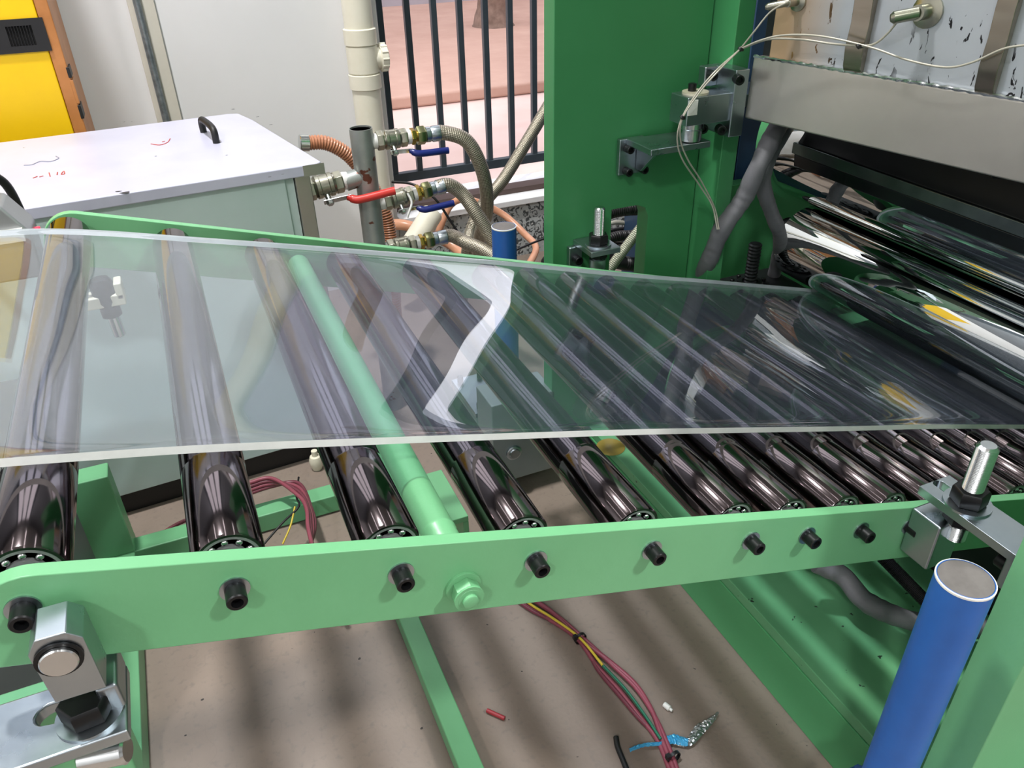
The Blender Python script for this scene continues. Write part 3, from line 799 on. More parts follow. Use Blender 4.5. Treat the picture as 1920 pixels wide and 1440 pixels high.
mbz = thing('machine_base', 'green steel machine base on the floor with an oily top', 'machine base')
MB().box((0.804, 0.2, 0.0), (2.6, 1.62, 0.125)).build('base_beam', M['mgreen'], mbz, bevel=0.002)
MB().box((0.806, 0.2, 0.1255), (2.6, 1.62, 0.150)).build('top_plate', M['oily'], mbz, bevel=0.002)
rust = MB().lathe([(0.035, 0), (0.030, 0.002), (0.0, 0.0025)], at(1145, 838, Z=0.151), ZV, 20)
o = rust.build('grease_spot', mat('grease', '9C8A45', 0.3)); o.parent = mbz

# dark machinery between the frames, under the rolls
md = thing('lower_drive_unit', 'black drive machinery in the shade beneath the chrome rolls', 'machinery')
MB().box((1.18, 0.55, 0.151), (2.4, 1.30, 0.34)).build('housing', mat('black_housing', '131516', 0.5, 0.2), md, bevel=0.004)
MB().box((1.02, 1.02, 0.151), (1.18, 1.14, 0.30)).build('side_block', M['black'], md, bevel=0.003)
ch = MB()
for k in range(46):
    a = at(1655, 1045, Z=0.30).lerp(at(1738, 1130, Z=0.26), k / 45)
    ch.lathe([(0.010, -0.0015), (0.012, 0), (0.010, 0.0015)], a, at(1738, 1130, Z=0.26) - at(1655, 1045, Z=0.30), 10)
tag(ch.build('corrugated_conduit', M['rubber'], smooth=1.2), 'black corrugated conduit under the near rail', 'conduit')

# adjusting brackets -------------------------------------------------
def thread(mb_, o, ax, r, L, pitch=0.0022):
    pr = [(r * 0.7, L), (r * 0.88, L - 0.002)]
    k = L - 0.003; 
    while k > 0:
        pr += [(r, k), (r * 0.93, k - pitch / 2)]; k -= pitch
    mb_.lathe(list(reversed(pr)), o, ax, 24)
def adjust_bracket(nm, lab, cx, y0, y1, ytop, z, xw, ys, far_side, blk, studtop):
    t = thing(nm, lab, 'bracket')
    th = 0.012
    hole = slot_poly(0, (ys + (0.030 if not far_side else -0.03)), 0.02, 0.0075, ang=PI / 2)
    MB().prism([(-xw, y0), (xw, y0), (xw, y1), (-xw, y1)], (Vector((cx, 0, 0)), XV, YV, ZV), z - th, z, holes=[hole] if not far_side else []).build('slotted_plate', M['steel'], t, bevel=0.0015)
    st = MB(); thread(st, (cx, ys, z - 0.055), ZV, 0.0125, studtop + 0.055)
    st.build('threaded_stud', M['bright'], t)
    MB().lathe([(0.014, 0), (0.0275, 0), (0.0275, 0.003), (0.014, 0.003)], (cx, ys, z), ZV, 36, closed=True).build('washer', M['steel'], t)
    MB().hexa((cx, ys, z + 0.003), ZV, 0.037, 0.021, ph=0.2).build('hex_nut', M['black'], t, bevel=0.0008)
    MB().hexa((cx, ys, z - th - 0.016), ZV, 0.037, 0.015, ph=0.2).build('hex_nut', M['black'], t, bevel=0.0008)
    return t
z = 0.66
fs_ = at(1806, 905, Z=z)
tF = adjust_bracket('adjusting_bracket', 'zinc plated bracket with a tall threaded stud above the near rail', 0.785, 0.366, 0.50, None, z, 0.0255, 0.452, False, None, 0.088)
MB().box((0.757, 0.455, 0.555), (0.80, 0.4985, 0.627)).build('hanger_block', M['steel'], tF, bevel=0.003)
MB().box((0.765, 0.366, 0.60), (0.805, 0.378, 0.6475)).build('foot_block', M['steel'], tF, bevel=0.003)
MB().lathe([(0.0095, 0), (0.0095, 0.016), (0.0085, 0.017), (0.005, 0.017), (0.005, 0.01), (0, 0.01)], (0.785, 0.378, 0.62), YV, 20).build('screw', M['black'], tF)
tR = adjust_bracket('adjusting_bracket', 'zinc plated bracket with a threaded stud on the green column behind the far rail', 0.783, 1.335, 1.419, None, 0.662, 0.035, 1.37, True, None, 0.082)
MB().box((0.733, 1.405, 0.60), (0.765, 1.4195, 0.6495)).build('foot_block', M['steel'], tR, bevel=0.003)
MB().lathe([(0.0095, 0), (0.0095, 0.016), (0.0085, 0.017), (0.005, 0.017), (0.005, 0.01), (0, 0.01)], (0.749, 1.405, 0.622), -YV, 20).build('screw', M['black'], tR)
MB().lathe([(0.014, 0), (0.014, 0.05), (0.018, 0.055), (0.018, 0.075)], (0.783, 1.37, 0.555), ZV, 24).build('collar', M['steel'], tR)

# left pivot bracket ---------------------------------------------------
pv = thing('pivot_bracket', 'zinc plated pivot bracket with slotted plate at the lower left of the near rail', 'bracket')
poly = [at(x, y, Y=0.46) for x, y in ((63, 1203), (122, 1186), (156, 1195), (200, 1289), (104, 1319), (52, 1232))]
MB().prism([(q.x, q.z) for q in poly], (Vector((0, 0, 0)), XV, ZV, YV), 0.46, 0.492).build('pivot_block', M['steel'], pv, bevel=0.001)
pc = at(111, 1234, Y=0.46)
MB().lathe([(0.0125, 0), (0.0125, 0.0045), (0.0115, 0.0055), (0, 0.0055)], pc, -YV, 32).build('pivot_pin', M['bright'], pv)
MB().lathe([(0.0128, 0.0005), (0.0155, 0.0005), (0.0155, 0.002), (0.0128, 0.002)], pc, -YV, 32, closed=True).build('snap_ring', M['black'], pv)
nz = 0.772; nc = at(166, 1330, Z=nz + 0.006)
zp = nz
xr = at(238, 1300, Z=zp).x; yb, yt = at(238, 1370, Z=zp).y, at(238, 1243, Z=zp).y
hs = at(100, 1340, Z=zp)
hole = slot_poly(hs.x + 0.012, hs.y + 0.002, 0.030, 0.0095, ang=0.0)
MB().prism([(-0.40, yb), (xr, yb), (xr, yt), (-0.40, yt)], (Vector((0, 0, 0)), XV, YV, ZV), zp - 0.012, zp, holes=[hole]).build('slotted_plate', M['steel'], pv, bevel=0.002)
MB().lathe([(0.012, 0), (0.0245, 0), (0.0245, 0.003), (0.012, 0.003)], (nc.x, nc.y, zp), ZV, 36, closed=True).build('washer', M['steel'], pv)
MB().hexa((nc.x, nc.y, zp + 0.003), ZV, 0.034, 0.018, ph=0.1).build('hex_nut', M['black'], pv, bevel=0.0008)
e0 = at(240, 1405, Z=zp - 0.03)
MB().cyl(e0 + Vector((-0.035, 0.01, -0.004)), e0 + Vector((0.0, 0.0, 0)), 0.011, 24, 0.002).build('side_pin', M['bright'], pv)
MB().box((xr - 0.016, yt - 0.045, zp), (xr, yt, zp + 0.028)).build('side_lug', M['steel'], pv, bevel=0.003)

# blue posts -----------------------------------------------------------
def post(cx, cy, zt, zb, r, lab):
    t = thing('jack_post', lab, 'post', 'blue jack posts')
    MB().lathe([(r - 0.001, 0), (r, 0.001), (r, zt - zb), (r - 0.002, zt - zb + 0.0005), (r - 0.0022, zt - zb - 0.001)], (cx, cy, zb), ZV, 40).build('tube', M['blue'], t)
    MB().lathe([(0, 0), (r - 0.0023, 0), (r - 0.0023, -0.003)], (cx, cy, zt + 0.0002), ZV, 40).build('end_cap', M['cap'], t)
    MB().lathe([(r + 0.0003, 0.0), (r + 0.0003, 0.0025), (r - 0.001, 0.003), (r - 0.001, 0.0)], (cx, cy, zt - 0.0025), ZV, 40, closed=True).build('rim', M['label'], t)
    MB().lathe([(r * 1.75, 0), (r * 1.75, 0.014), (r * 1.2, 0.03), (r * 1.02, 0.05)], (cx, cy, zb - 0.01), ZV, 36).build('flange', M['blue'], t)
    for k in range(6):
        a = 2 * PI * k / 6 + 0.3
        MB().hexa((cx + 1.5 * r * math.cos(a), cy + 1.5 * r * math.sin(a), zb + 0.004), ZV, 0.012, 0.007).build('bolt', M['blue'], t, bevel=0.0005)
    MB().prism([(-0.05, -0.05), (0.05, -0.05), (0.05, 0.05), (-0.05, 0.05)], (Vector((cx, cy, 0)), XV, YV, ZV), 0.02, zb - 0.0101).build('gear_housing', M['blue'], t, bevel=0.012, seg=3)
    return t
post(0.685, 0.367, 0.6555, 0.22, 0.0305, 'blue painted round post with grey cap at the lower right')
post(0.652, 1.575, 0.6555, 0.22, 0.0285, 'blue painted round post behind the far rail, in front of the railing')
for (a, b_, lab) in (((0.545, 1.53), (0.63, 1.70), 'left one of two bright steel gearbox plates seen through the sheet'), ((0.70, 1.535), (0.80, 1.60), 'right one of two bright steel gearbox plates seen through the sheet')):
    g = thing('gearbox', lab, 'gearbox', 'gearboxes under the conveyor')
    MB().box((a[0], a[1], 0.02), (b_[0], b_[1], 0.186)).build('housing', mat('grey_green_housing', '8FA3A0', 0.45, 0.2), g, bevel=0.004)
    MB().box((a[0] - 0.004, a[1] - 0.004, 0.187), (b_[0] + 0.004, b_[1] + 0.004, 0.20)).build('cover_plate', M['steel'], g, bevel=0.0015)
    for sx in (0, 1):
        for sy in (0, 1):
            o = (a[0] + 0.015 + sx * (b_[0] - a[0] - 0.03), a[1] + 0.015 + sy * (b_[1] - a[1] - 0.03), 0.2)
            MB().lathe([(0.008, 0), (0.008, 0.016), (0.007, 0.017), (0.004, 0.017), (0.004, 0.010), (0, 0.010)], o, ZV, 18).build('screw', M['black'], g)
# steel gearbox side with round boss
gb = thing('drive_gearbox', 'grey steel drive box with a round boss under the middle rollers', 'gearbox')
gx0, gx1 = at(925, 850, Y=1.42).x, at(1040, 850, Y=1.42).x
MB().box((gx0, 1.42, 0.05), (gx1, 1.52, 0.285)).build('housing', mat('grey_box_paint', '8C9697', 0.4, 0.4), gb, bevel=0.003)
gc = at(963, 848, Y=1.42)
MB().lathe([(0.020, 0), (0.020, 0.004), (0.017, 0.006), (0.014, 0.006), (0.012, 0.009), (0, 0.009)], (gc.x, 1.42, gc.z), -YV, 32).build('boss', M['steel'], gb)

# screw jack by the roll
sj = thing('lead_screw', 'dark threaded lead screw with bolted flange between column and chrome roll', 'lead screw')
so = at(1407, 522, Z=0.45)
st = MB(); pr = []
k = 0
while k < 0.12:
    pr += [(0.0135, k), (0.0165, k + 0.003), (0.0165, k + 0.005), (0.0135, k + 0.008)]; k += 0.009
MB().lathe(pr, so - ZV * 0.03, ZV, 24).build('screw', M['dark'], sj)
MB().lathe([(0.02, 0.0), (0.055, 0), (0.055, 0.012), (0.035, 0.014), (0.03, 0.024), (0.02, 0.024)], so - ZV * 0.03, ZV, 36, closed=True).build('flange', M['dark'], sj)
for k in range(8):
    a = 2 * PI * k / 8
    MB().cyl(so + Vector((0.044 * math.cos(a), 0.044 * math.sin(a), -0.018)), so + Vector((0.044 * math.cos(a), 0.044 * math.sin(a), -0.008)), 0.006, 12, 0.001).build('bolt', M['black'], sj)
MB().box((so.x - 0.09, so.y - 0.07, so.z - 0.09), (so.x + 0.14, so.y + 0.09, so.z - 0.031)).build('bearing_block', M['dark'], sj, bevel=0.004)
MB().box((so.x - 0.05, so.y - 0.03, 0.15), (so.x + 0.05, so.y + 0.07, so.z - 0.0901)).build('pedestal', M['dark'], sj, bevel=0.004)

# ================================================================== FLOOR FRAME
fb = thing('floor_frame', 'light green square-tube frame on the floor carrying the high end of the conveyor', 'frame')
MB().box((-0.42, 1.545, 0.004), (0.36, 1.595, 0.054)).build('long_tube', M['green'], fb, bevel=0.003)
MB().box((-0.36, 0.20, 0.0), (-0.288, 1.62, 0.052)).build('cross_tube', M['green'], fb, bevel=0.003)
MB().box((0.203, 0.35, 0.004), (0.243, 1.544, 0.050)).build('cross_tube', M['green'], fb, bevel=0.003)
cc = MB().box((0.36, 1.24, 0.13), (0.41, 1.42, 0.145)).box((0.397, 1.24, 0.0), (0.41, 1.42, 0.13)).box((0.36, 1.41, 0.0), (0.41, 1.425, 0.13))
cc.build('corner_bracket', M['green'], fb, bevel=0.002)
MB().box((-0.42, 1.545, 0.054), (-0.285, 1.60, 0.27)).build('leg', M['green'], fb, bevel=0.003)
MB().prism([(-0.42, 0.0525), (-0.29, 0.0525), (-0.29, 0.45), (-0.17, 0.56), (-0.17, 0.70), (-0.42, 0.70)], (Vector((0, 0, 0)), XV, ZV, YV), 0.56, 0.60).build('leg', M['green'], fb, bevel=0.003)

hu = thing('winder_unit', 'dark grey machine unit under the sheet at the far left', 'machinery')
MB().box((-1.0, 0.95, 0.12), (-0.335, 1.42, 0.60)).build('housing', mat('grey_machine_paint', '565E60', 0.45, 0.3, nscale=4), hu, bevel=0.004)
MB().box((-1.0, 0.93, 0.601), (-0.325, 1.10, 0.625)).build('top_plate', M['galv'], hu, bevel=0.002)
MB().cyl((-0.9, 1.22, 0.66), (-0.36, 1.22, 0.66), 0.045, 28, 0.003).build('roll', M['rubber'], hu)
MB().box((-0.95, 0.97, 0.0), (-0.36, 1.40, 0.1195)).build('plinth', M['rubber'], hu, bevel=0.002)
# ================================================================== CABINET
cab = thing('steel_cabinet', 'white enamelled steel cabinet with a black lid handle behind the conveyor', 'cabinet')
ang = 0.06
cfr = (Vector((0.30, 1.775, 0)), Vector((math.cos(ang), math.sin(ang), 0)), Vector((-math.sin(ang), math.cos(ang), 0)), ZV)
LW, LDp = 1.35, 0.60
lidp = [(-LW, 0), (0, 0), (-0.02, 0.02), (-0.105, LDp), (-LW, LDp)]
lidp = [(-LW, 0), (-0.012, 0), (0.0, 0.012), (-0.055, LDp * 0.82), (-0.075, LDp - 0.01), (-0.10, LDp), (-LW, LDp)]
MB().prism(lidp, cfr, 0.772, 0.797).build('lid', M['white'], cab, bevel=0.003)
MB().box((-LW + 0.01, 0.014, 0.065), (-0.085, LDp - 0.02, 0.7715), cfr).build('body', M['cabgrey'], cab, bevel=0.003)
MB().box((-0.064, 0.010, 0.065), (-0.03, LDp - 0.03, 0.7715), cfr).build('corner_post', M['brushed'], cab, bevel=0.002)
MB().box((-LW + 0.03, 0.03, 0.0), (-0.07, LDp - 0.04, 0.0649), cfr).build('plinth', M['rubber'], cab, bevel=0.002)
MB().box((-0.085, 0.02, 0.065), (-0.066, LDp - 0.03, 0.7715), cfr).build('side_strip', M['cabgrey'], cab)
# bare patch at the lid's near corner, part of the lid
MB().box((-0.045, -0.0012, 0.772), (0.003, 0.0, 0.7965), cfr).build('bare_corner', M['brushed'], cab)
chipm = mat('bare_chip', '3A3A40', 0.5)
for (x, y, rx) in ((235, 361, 0.012), (222, 359, 0.008), (505, 332, 0.005), (530, 327, 0.004), (437, 205, 0.007), (483, 219, 0.006), (508, 234, 0.005), (233, 229, 0.004), (247, 228, 0.003), (425, 291, 0.003), (292, 293, 0.003)):
    q = at(x, y, Z=0.7972)
    cpo = MB().add([q + Vector((rx * math.cos(a) * random.uniform(0.6, 1.1), rx * 0.55 * math.sin(a) * random.uniform(0.6, 1.1), 0.0003)) for a in [k * PI / 4 for k in range(8)]], [tuple(range(8))]).build('paint_chip', chipm, cab, smooth=0)
h0 = at(382, 248, Z=0.797); h1 = at(406, 268, Z=0.797)
hh = 0.035
MB().tube([h0, h0 + ZV * hh * 0.75, h0.lerp(h1, 0.2) + ZV * hh, h0.lerp(h1, 0.8) + ZV * hh, h1 + ZV * hh * 0.75, h1], 0.0085, 12, 6).build('handle', M['rubber'], cab, smooth=1.2)
# marker scribbles on the lid
def scribble(pts, mt):
    P = [at(x, y, Z=0.7975) for x, y in pts]
    return MB().tube(P, 0.0012, 5, 4, flat=1).build('pen_mark', mt, cab, smooth=1.2)
mred = mat('red_marker', 'C0554F', 0.6); mgry = mat('grey_marker', '8A8CA0', 0.6)
scribble([(283, 270), (300, 272), (314, 267), (319, 260)], mred)
scribble([(304, 266), (309, 265)], mred)
scribble([(92, 324), (94, 331)], mred); scribble([(108, 323), (107, 328)], mred)
scribble([(118, 322), (115, 327), (121, 326), (120, 321)], mred)
scribble([(62, 334), (70, 331)], mred); scribble([(74, 332), (81, 330)], mred)
scribble([(45, 310), (60, 309), (75, 303), (95, 303), (110, 297), (105, 293)], mgry)
tag(MB().cyl(at(577, 372, Y=1.95), at(580, 425, Y=1.95), 0.012, 16).build('black_pipe', M['rubber']), 'short black pipe beside the cabinet corner', 'pipe')
q = at(578, 436, Y=1.95)
tag(MB().lathe([(0.012, 0), (0.022, 0.005), (0.024, 0.02), (0.018, 0.032), (0.02, 0.04), (0.01, 0.046)], q - ZV * 0.05, ZV, 16).build('valve_knob', mat('amber_plastic', 'D9A24A', 0.35)), 'amber plastic valve knob beside the cabinet corner', 'knob')
q = at(592, 862, Z=0.03)
tag(MB().lathe([(0.012, -0.03), (0.016, -0.02), (0.018, 0.0), (0.014, 0.012), (0.008, 0.014), (0.008, 0.03)], q, ZV, 18).build('cream_bumper', M['cream']), 'small cream plastic bumper on the floor beside the third roller', 'bumper')

# sensor hanging before the cabinet
sn = thing('level_sensor', 'cream and grey sensor with a chrome tip hanging behind the first roller', 'sensor')
YS = 1.62
a, b_ = at(192, 540, Y=YS), at(222, 620, Y=YS)
ax = (b_ - a)
MB().lathe([(0.017, -0.02), (0.022, -0.01), (0.023, 0.025), (0.019, 0.04)], a, ax, 20).build('body', M['dark'], sn)
MB().lathe([(0.017, 0.04), (0.019, 0.045), (0.019, 0.06)], a, ax, 20).build('collar', M['dark'], sn)
MB().lathe([(0.012, 0.06), (0.012, 0.105), (0.010, 0.107)], a, ax, 20).build('tip', M['bright'], sn)
q = at(198, 560, Y=YS)
MB().box((q.x - 0.05, q.y - 0.02, q.z - 0.012), (q.x + 0.036, q.y + 0.02, q.z + 0.012)).box((q.x + 0.022, q.y - 0.02, q.z), (q.x + 0.037, q.y + 0.02, q.z + 0.035)).build('clamp', M['cream'], sn, bevel=0.003)
tag(MB().tube([at(-30, 320, Y=1.55), at(10, 345, Y=1.57), at(38, 395, Y=1.6), at(58, 450, Y=1.6), at(120, 520, Y=1.61), a], 0.0075, 10, 8).build('black_cable', M['rubber'], smooth=1.2),
    'black cable arching over the white lid edge at the far left', 'cable')
# grey clamp unit on the far left edge
gu = thing('grey_fixture', 'small grey cast fixture with a red lamp at the far left of the cabinet', 'fixture')
g0 = at(5, 420, Y=1.45)
MB().prism([(-0.12, -0.10), (0.03, -0.10), (0.035, -0.02), (0.005, 0.03), (-0.12, 0.035)], (g0, XV, ZV, YV), 0, 0.08).build('casting', mat('grey_casting', '9A9DA0', 0.4, 0.6), gu, bevel=0.006)
MB().box((g0.x - 0.05, g0.y - 0.01, g0.z - 0.03), (g0.x + 0.025, g0.y, g0.z - 0.01)).build('name_strip', M['label'], gu)
q = at(73, 434, Y=1.5)
MB().cyl(q, q + ZV * 0.008, 0.004, 14).build('red_lamp', M['glowred'], gu)

# yellow cabinet
yc = thing('yellow_cabinet', 'tall yellow cabinet with a black vent panel against the white wall', 'cabinet')
Yy = 2.50
xe = at(100, 40, Y=Yy).x
MB().box((xe - 1.0, Yy, 0.0), (xe - 0.032, Yy + 0.30, 1.75)).build('body', M['yellow'], yc, bevel=0.004)
MB().box((xe - 0.031, Yy, 0.0), (xe, Yy + 0.29, 1.75)).build('side_trim', M['copper'], yc, bevel=0.003)
za, zb2 = at(50, 98, Y=Yy).z, at(50, 34, Y=Yy).z
xv = at(104, 60, Y=Yy).x - 0.02
slots = []
for k in range(9):
    cx = at(62 - 5.6 * k, 66, Y=Yy).x
    slots.append([(cx - 0.0028, za + 0.016), (cx + 0.0028, za + 0.016), (cx + 0.0028, zb2 - 0.016), (cx - 0.0028, zb2 - 0.016)])
MB().prism([(xv - 0.45, za), (xv, za), (xv, zb2), (xv - 0.45, zb2)], (Vector((0, Yy - 0.006, 0)), XV, ZV, YV), 0, 0.005, holes=slots).build('vent_panel', M['rubber'], yc)
MB().box((xv - 0.3, Yy - 0.0008, za + 0.01), (xv - 0.01, Yy - 0.0002, zb2 - 0.01)).build('vent_backing', mat('matt_black', '050505', 0.9), yc)
for (ya, yb_) in ((125, 145), (150, 195), (198, 224)):
    z1_, z0_ = at(140, ya, Y=Yy).z, at(140, yb_, Y=Yy).z
    MB().box((xe - 0.004, Yy - 0.002, z0_), (xe + 0.004, Yy + 0.06, z1_)).build('hinge', M['rubber'] if ya != 150 else M['copper'], yc, bevel=0.001)

# ================================================================== MANIFOLD, VALVES, HOSES
YM = 1.95
mp_ = thing('standpipe', 'rust-flecked galvanised standpipe between the white cabinet and the railing', 'pipe')
ptop = at(676, 240, Y=YM); pb = at(698, 455, Y=YM)
MB().lathe([(0.0265, 0), (0.0285, 0), (0.0285, ptop.z), (0.0265, ptop.z), (0.0265, ptop.z - 0.03)], (ptop.x, YM, 0), ZV, 32).build('pipe', M['galv'], mp_)
MB().lathe([(0.0264, 0), (0, 0)], (ptop.x, YM, ptop.z - 0.004), ZV, 24).build('end_disc', M['dark'], mp_)
sx = ptop.x
z1 = at(700, 265, Y=YM).z; z2 = at(720, 378, Y=YM).z; z3 = at(735, 465, Y=YM).z
for zz in (z1, z2, z3):
    MB().cyl((sx + 0.02, YM, zz), (sx + 0.05, YM - 0.002, zz), 0.016, 20).build('nozzle', M['galv'], mp_)
zl = at(640, 338, Y=YM).z
MB().cyl((sx - 0.005, YM, zl + 0.003), (sx - 0.055, YM, zl - 0.006), 0.023, 24).build('nozzle', M['galv'], mp_)

def ball_valve(o, d, s, grip, lab, lever_dir, rev=False, fit=True):
    """ball valve whose flow axis is d, starting at o"""
    t = thing('ball_valve', lab, 'valve', 'ball valves on the standpipe')
    d = Vector(d).normalized(); o = Vector(o)
    b = MB()
    b.hexa(o, d, 0.042 * s, 0.018 * s, ph=0.3)
    b.lathe([(k_ * s, h_ * s) for k_, h_ in ((0.020, 0.016), (0.0215, 0.019), (0.0245, 0.0215), (0.0245, 0.029), (0.0232, 0.030), (0.0232, 0.047), (0.0245, 0.048), (0.0245, 0.056), (0.0215, 0.0585), (0.020, 0.062))], o, d, 28)
    b.hexa(o + d * 0.060 * s, d, 0.040 * s, 0.018 * s, ph=0.3)
    b.build('body', M['nickel'], t, bevel=0.0008)
    MB().lathe([(0.0165 * s, -0.014), (0.019 * s, -0.004), (0.018 * s, 0.001)], o, d, 20).build('sealing_tape', M['tape'], t)
    e = o + d * 0.078 * s
    MB().lathe([(0.018 * s, 0), (0.0185 * s, 0.004 * s), (0.017 * s, 0.012 * s)], e, d, 20).build('sealing_tape', M['tape'], t)
    # stem and lever
    ldir = Vector(lever_dir).normalized()
    so_ = o + d * 0.038 * s
    out = Vector((0.0, -0.75, -0.66)); out = (out - d * out.dot(d)).normalized()
    st_ = MB().cyl(so_ + out * 0.02 * s, so_ + out * 0.044 * s, 0.006 * s, 14, 0.0008)
    st_.hexa(so_ + out * 0.038 * s, out, 0.013 * s, 0.008 * s)
    st_.build('stem', M['bright'], t)
    side = out.cross(ldir).normalized()
    fr = (so_ + out * 0.037 * s, ldir, side, out)
    MB().prism([(-0.012 * s, -0.008 * s), (0.028 * s, -0.008 * s), (0.046 * s, -0.007 * s), (0.046 * s, 0.007 * s), (0.028 * s, 0.008 * s), (-0.012 * s, 0.008 * s)], fr, 0, 0.0025).build('lever', M['bright'], t, bevel=0.0006)
    c0 = so_ + out * (0.038 * s)
    L = [c0 + ldir * 0.038 * s, c0 + ldir * 0.052 * s + out * 0.010 * s, c0 + ldir * 0.07 * s + out * 0.012 * s, c0 + ldir * 0.125 * s + out * 0.011 * s, c0 + ldir * 0.135 * s + out * 0.011 * s]
    MB().tube(L, 0.0085 * s, 12, 6, rf=lambda l, i: 0.8 if i < 3 else 1.0, flat=1).build('grip', grip, t, smooth=1.0)
    if fit:
        f = MB().hexa(e + d * 0.010 * s, d, 0.037 * s, 0.011 * s, ph=0.1)
        f.lathe([(0.014 * s, 0), (0.014 * s, 0.014 * s)], e + d * 0.018 * s, d, 20)
        f.build('brass_adapter', M['brass'], t, bevel=0.0008)
        MB().hexa(e + d * 0.026 * s, d, 0.041 * s, 0.022 * s, ph=0.5).build('union_nut', mat('green_brass', 'A5A77C', 0.28, 1.0), t, bevel=0.0008)
        MB().lathe([(0.014 * s, 0.046 * s), (0.019 * s, 0.05 * s), (0.019 * s, 0.06 * s), (0.0175 * s, 0.062 * s), (0.020 * s, 0.068 * s), (0.020 * s, 0.086 * s), (0.017 * s, 0.088 * s)], e, d, 24).build('ferrule', M['steel'], t)
    return e + d * 0.086 * s
dr = Vector((1, -0.02, 0.0))
s = 1.0
e1 = ball_valve((sx + 0.036, YM, z1), dr, s, M['grip_blue'], 'top ball valve with a blue lever on the standpipe', (1, -0.05, -0.02))
e2 = ball_valve((sx + 0.038, YM - 0.002, z2), (1, -0.04, 0.12), s, M['grip_blue'], 'middle ball valve with a blue lever and white tape tail', (1, -0.05, 0.08))
e3 = ball_valve((sx + 0.034, YM, z3), (1, -0.05, 0.05), s, M['grip_blue'], 'lowest ball valve with a blue lever half hidden by the far rail', (1, -0.05, -0.1))
MB_o = ball_valve((sx - 0.155, YM, zl - 0.012), (1, 0.0, 0.1), 1.2, M['grip_red'], 'big ball valve with a red lever left of the standpipe', (1, -0.1, 0.12), fit=False)

def hose(pts, r, mt, lab, cat='hose', grp='braided steel hoses', rf=None, n=12, seg=18):
    return tag(MB().tube(pts, r, seg, n, rf=rf).build('hose', mt, smooth=1.2), lab, cat, grp)
H = lambda L: [at(x, y, Y=Y) for x, y, Y in L]
hose([e1 - dr * 0.02, e1 + dr * 0.01] + H([(872, 262, 1.93), (897, 300, 1.92), (911, 350, 1.93), (912, 400, 1.97), (900, 440, 2.05), (895, 500, 2.15)]), 0.0185, M['braid'], 'braided steel hose arching from the top valve')
hose([e2 - dr * 0.02, e2 + dr * 0.015] + H([(868, 365, 1.93), (893, 400, 1.9), (915, 435, 1.88), (935, 475, 1.86), (955, 530, 1.84)]), 0.0185, M['braid'], 'braided steel hose bending down from the middle valve')
hose([e3 - dr * 0.02, e3 + dr * 0.015] + H([(875, 455, 1.9), (905, 468, 1.86), (935, 490, 1.82), (960, 530, 1.78)]), 0.0185, M['braid'], 'braided steel hose from the lowest valve just above the far rail')
hose(H([(1075, 120, 2.3), (1030, 195, 2.28), (985, 270, 2.26), (945, 335, 2.24), (905, 385, 2.22), (884, 430, 2.2), (875, 480, 2.18)]) + [at(868, 560, Z=0.05), at(860, 590, Z=0.02)], 0.019, M['braid'], 'straight braided steel hose slanting up across the railing')
ribs = lambda L, i: 1 + 0.07 * math.sin(L * 2 * PI / 0.0075)
hose(H([(575, 268, 2.15), (610, 268, 2.15), (645, 285, 2.15), (672, 312, 2.15), (700, 352, 2.15), (722, 400, 2.14), (732, 445, 2.13), (738, 520, 2.1)]) + [at(744, 600, Z=0.12), at(765, 640, Z=0.02)], 0.0185, mat('orange_ribbed_hose', 'BC8262', 0.3, col2='AC7254', nscale=10),
     'orange ribbed suction hose curving behind the standpipe', 'hose', 'ribbed hoses', ribs, n=60)
q = at(570, 268, Y=2.15)
tag(MB().lathe([(0.02, -0.012), (0.022, -0.01), (0.022, 0.012), (0.02, 0.012)], q, at(610, 268, Y=2.15) - q, 20).build('hose_clamp', M['bright']), 'steel clamp on the end of the orange ribbed hose', 'clamp')
hose(H([(745, 500, 2.5), (775, 455, 2.55), (810, 400, 2.62)]), 0.04, M['pvc'], 'wide cream plastic pipe leaning on the granite step', 'pipe', 'pipes', n=4, seg=28)
hose(H([(730, 420, 2.7), (770, 425, 2.65), (840, 455, 2.6), (880, 490, 2.5)]), 0.02, M['clearhose'], 'beige soft hose lying along the foot of the granite step', 'hose', 'soft hoses')
hose(H([(820, 440, 2.75), (845, 385, 2.75), (880, 375, 2.72), (940, 400, 2.7), (985, 440, 2.6), (1005, 465, 2.5), (990, 500, 2.4)]), 0.013, M['clearhose'], 'amber soft hose looping round the rear blue post', 'hose', 'soft hoses')
def thin(pts, r, mt, lab, name='black_cable'): return tag(MB().tube(pts, r, 8, 8).build(name, mt, smooth=1.2), lab, 'cable')
thin(H([(735, 341, 2.3), (775, 346, 2.25), (815, 372, 2.2), (845, 415, 2.18), (875, 460, 2.15)]), 0.004, M['rubber'], 'thin black cable falling from the railing behind the valves')
thin(H([(965, 470, 2.3), (1000, 455, 2.35), (1040, 440, 2.4)]), 0.004, M['rubber'], 'thin black cable on the floor right of the rear blue post')
# white tape tail
t_ = at(770, 378, Y=1.93)
tag(MB().tube([at(764, 362, Y=1.915), at(772, 380, Y=1.905), at(766, 400, Y=1.90), at(764, 408, Y=1.90)], 0.003, 6, 6).build('tape_tail', M['tape'], smooth=1.2), 'loose white sealing tape hanging from the middle valve', 'tape')
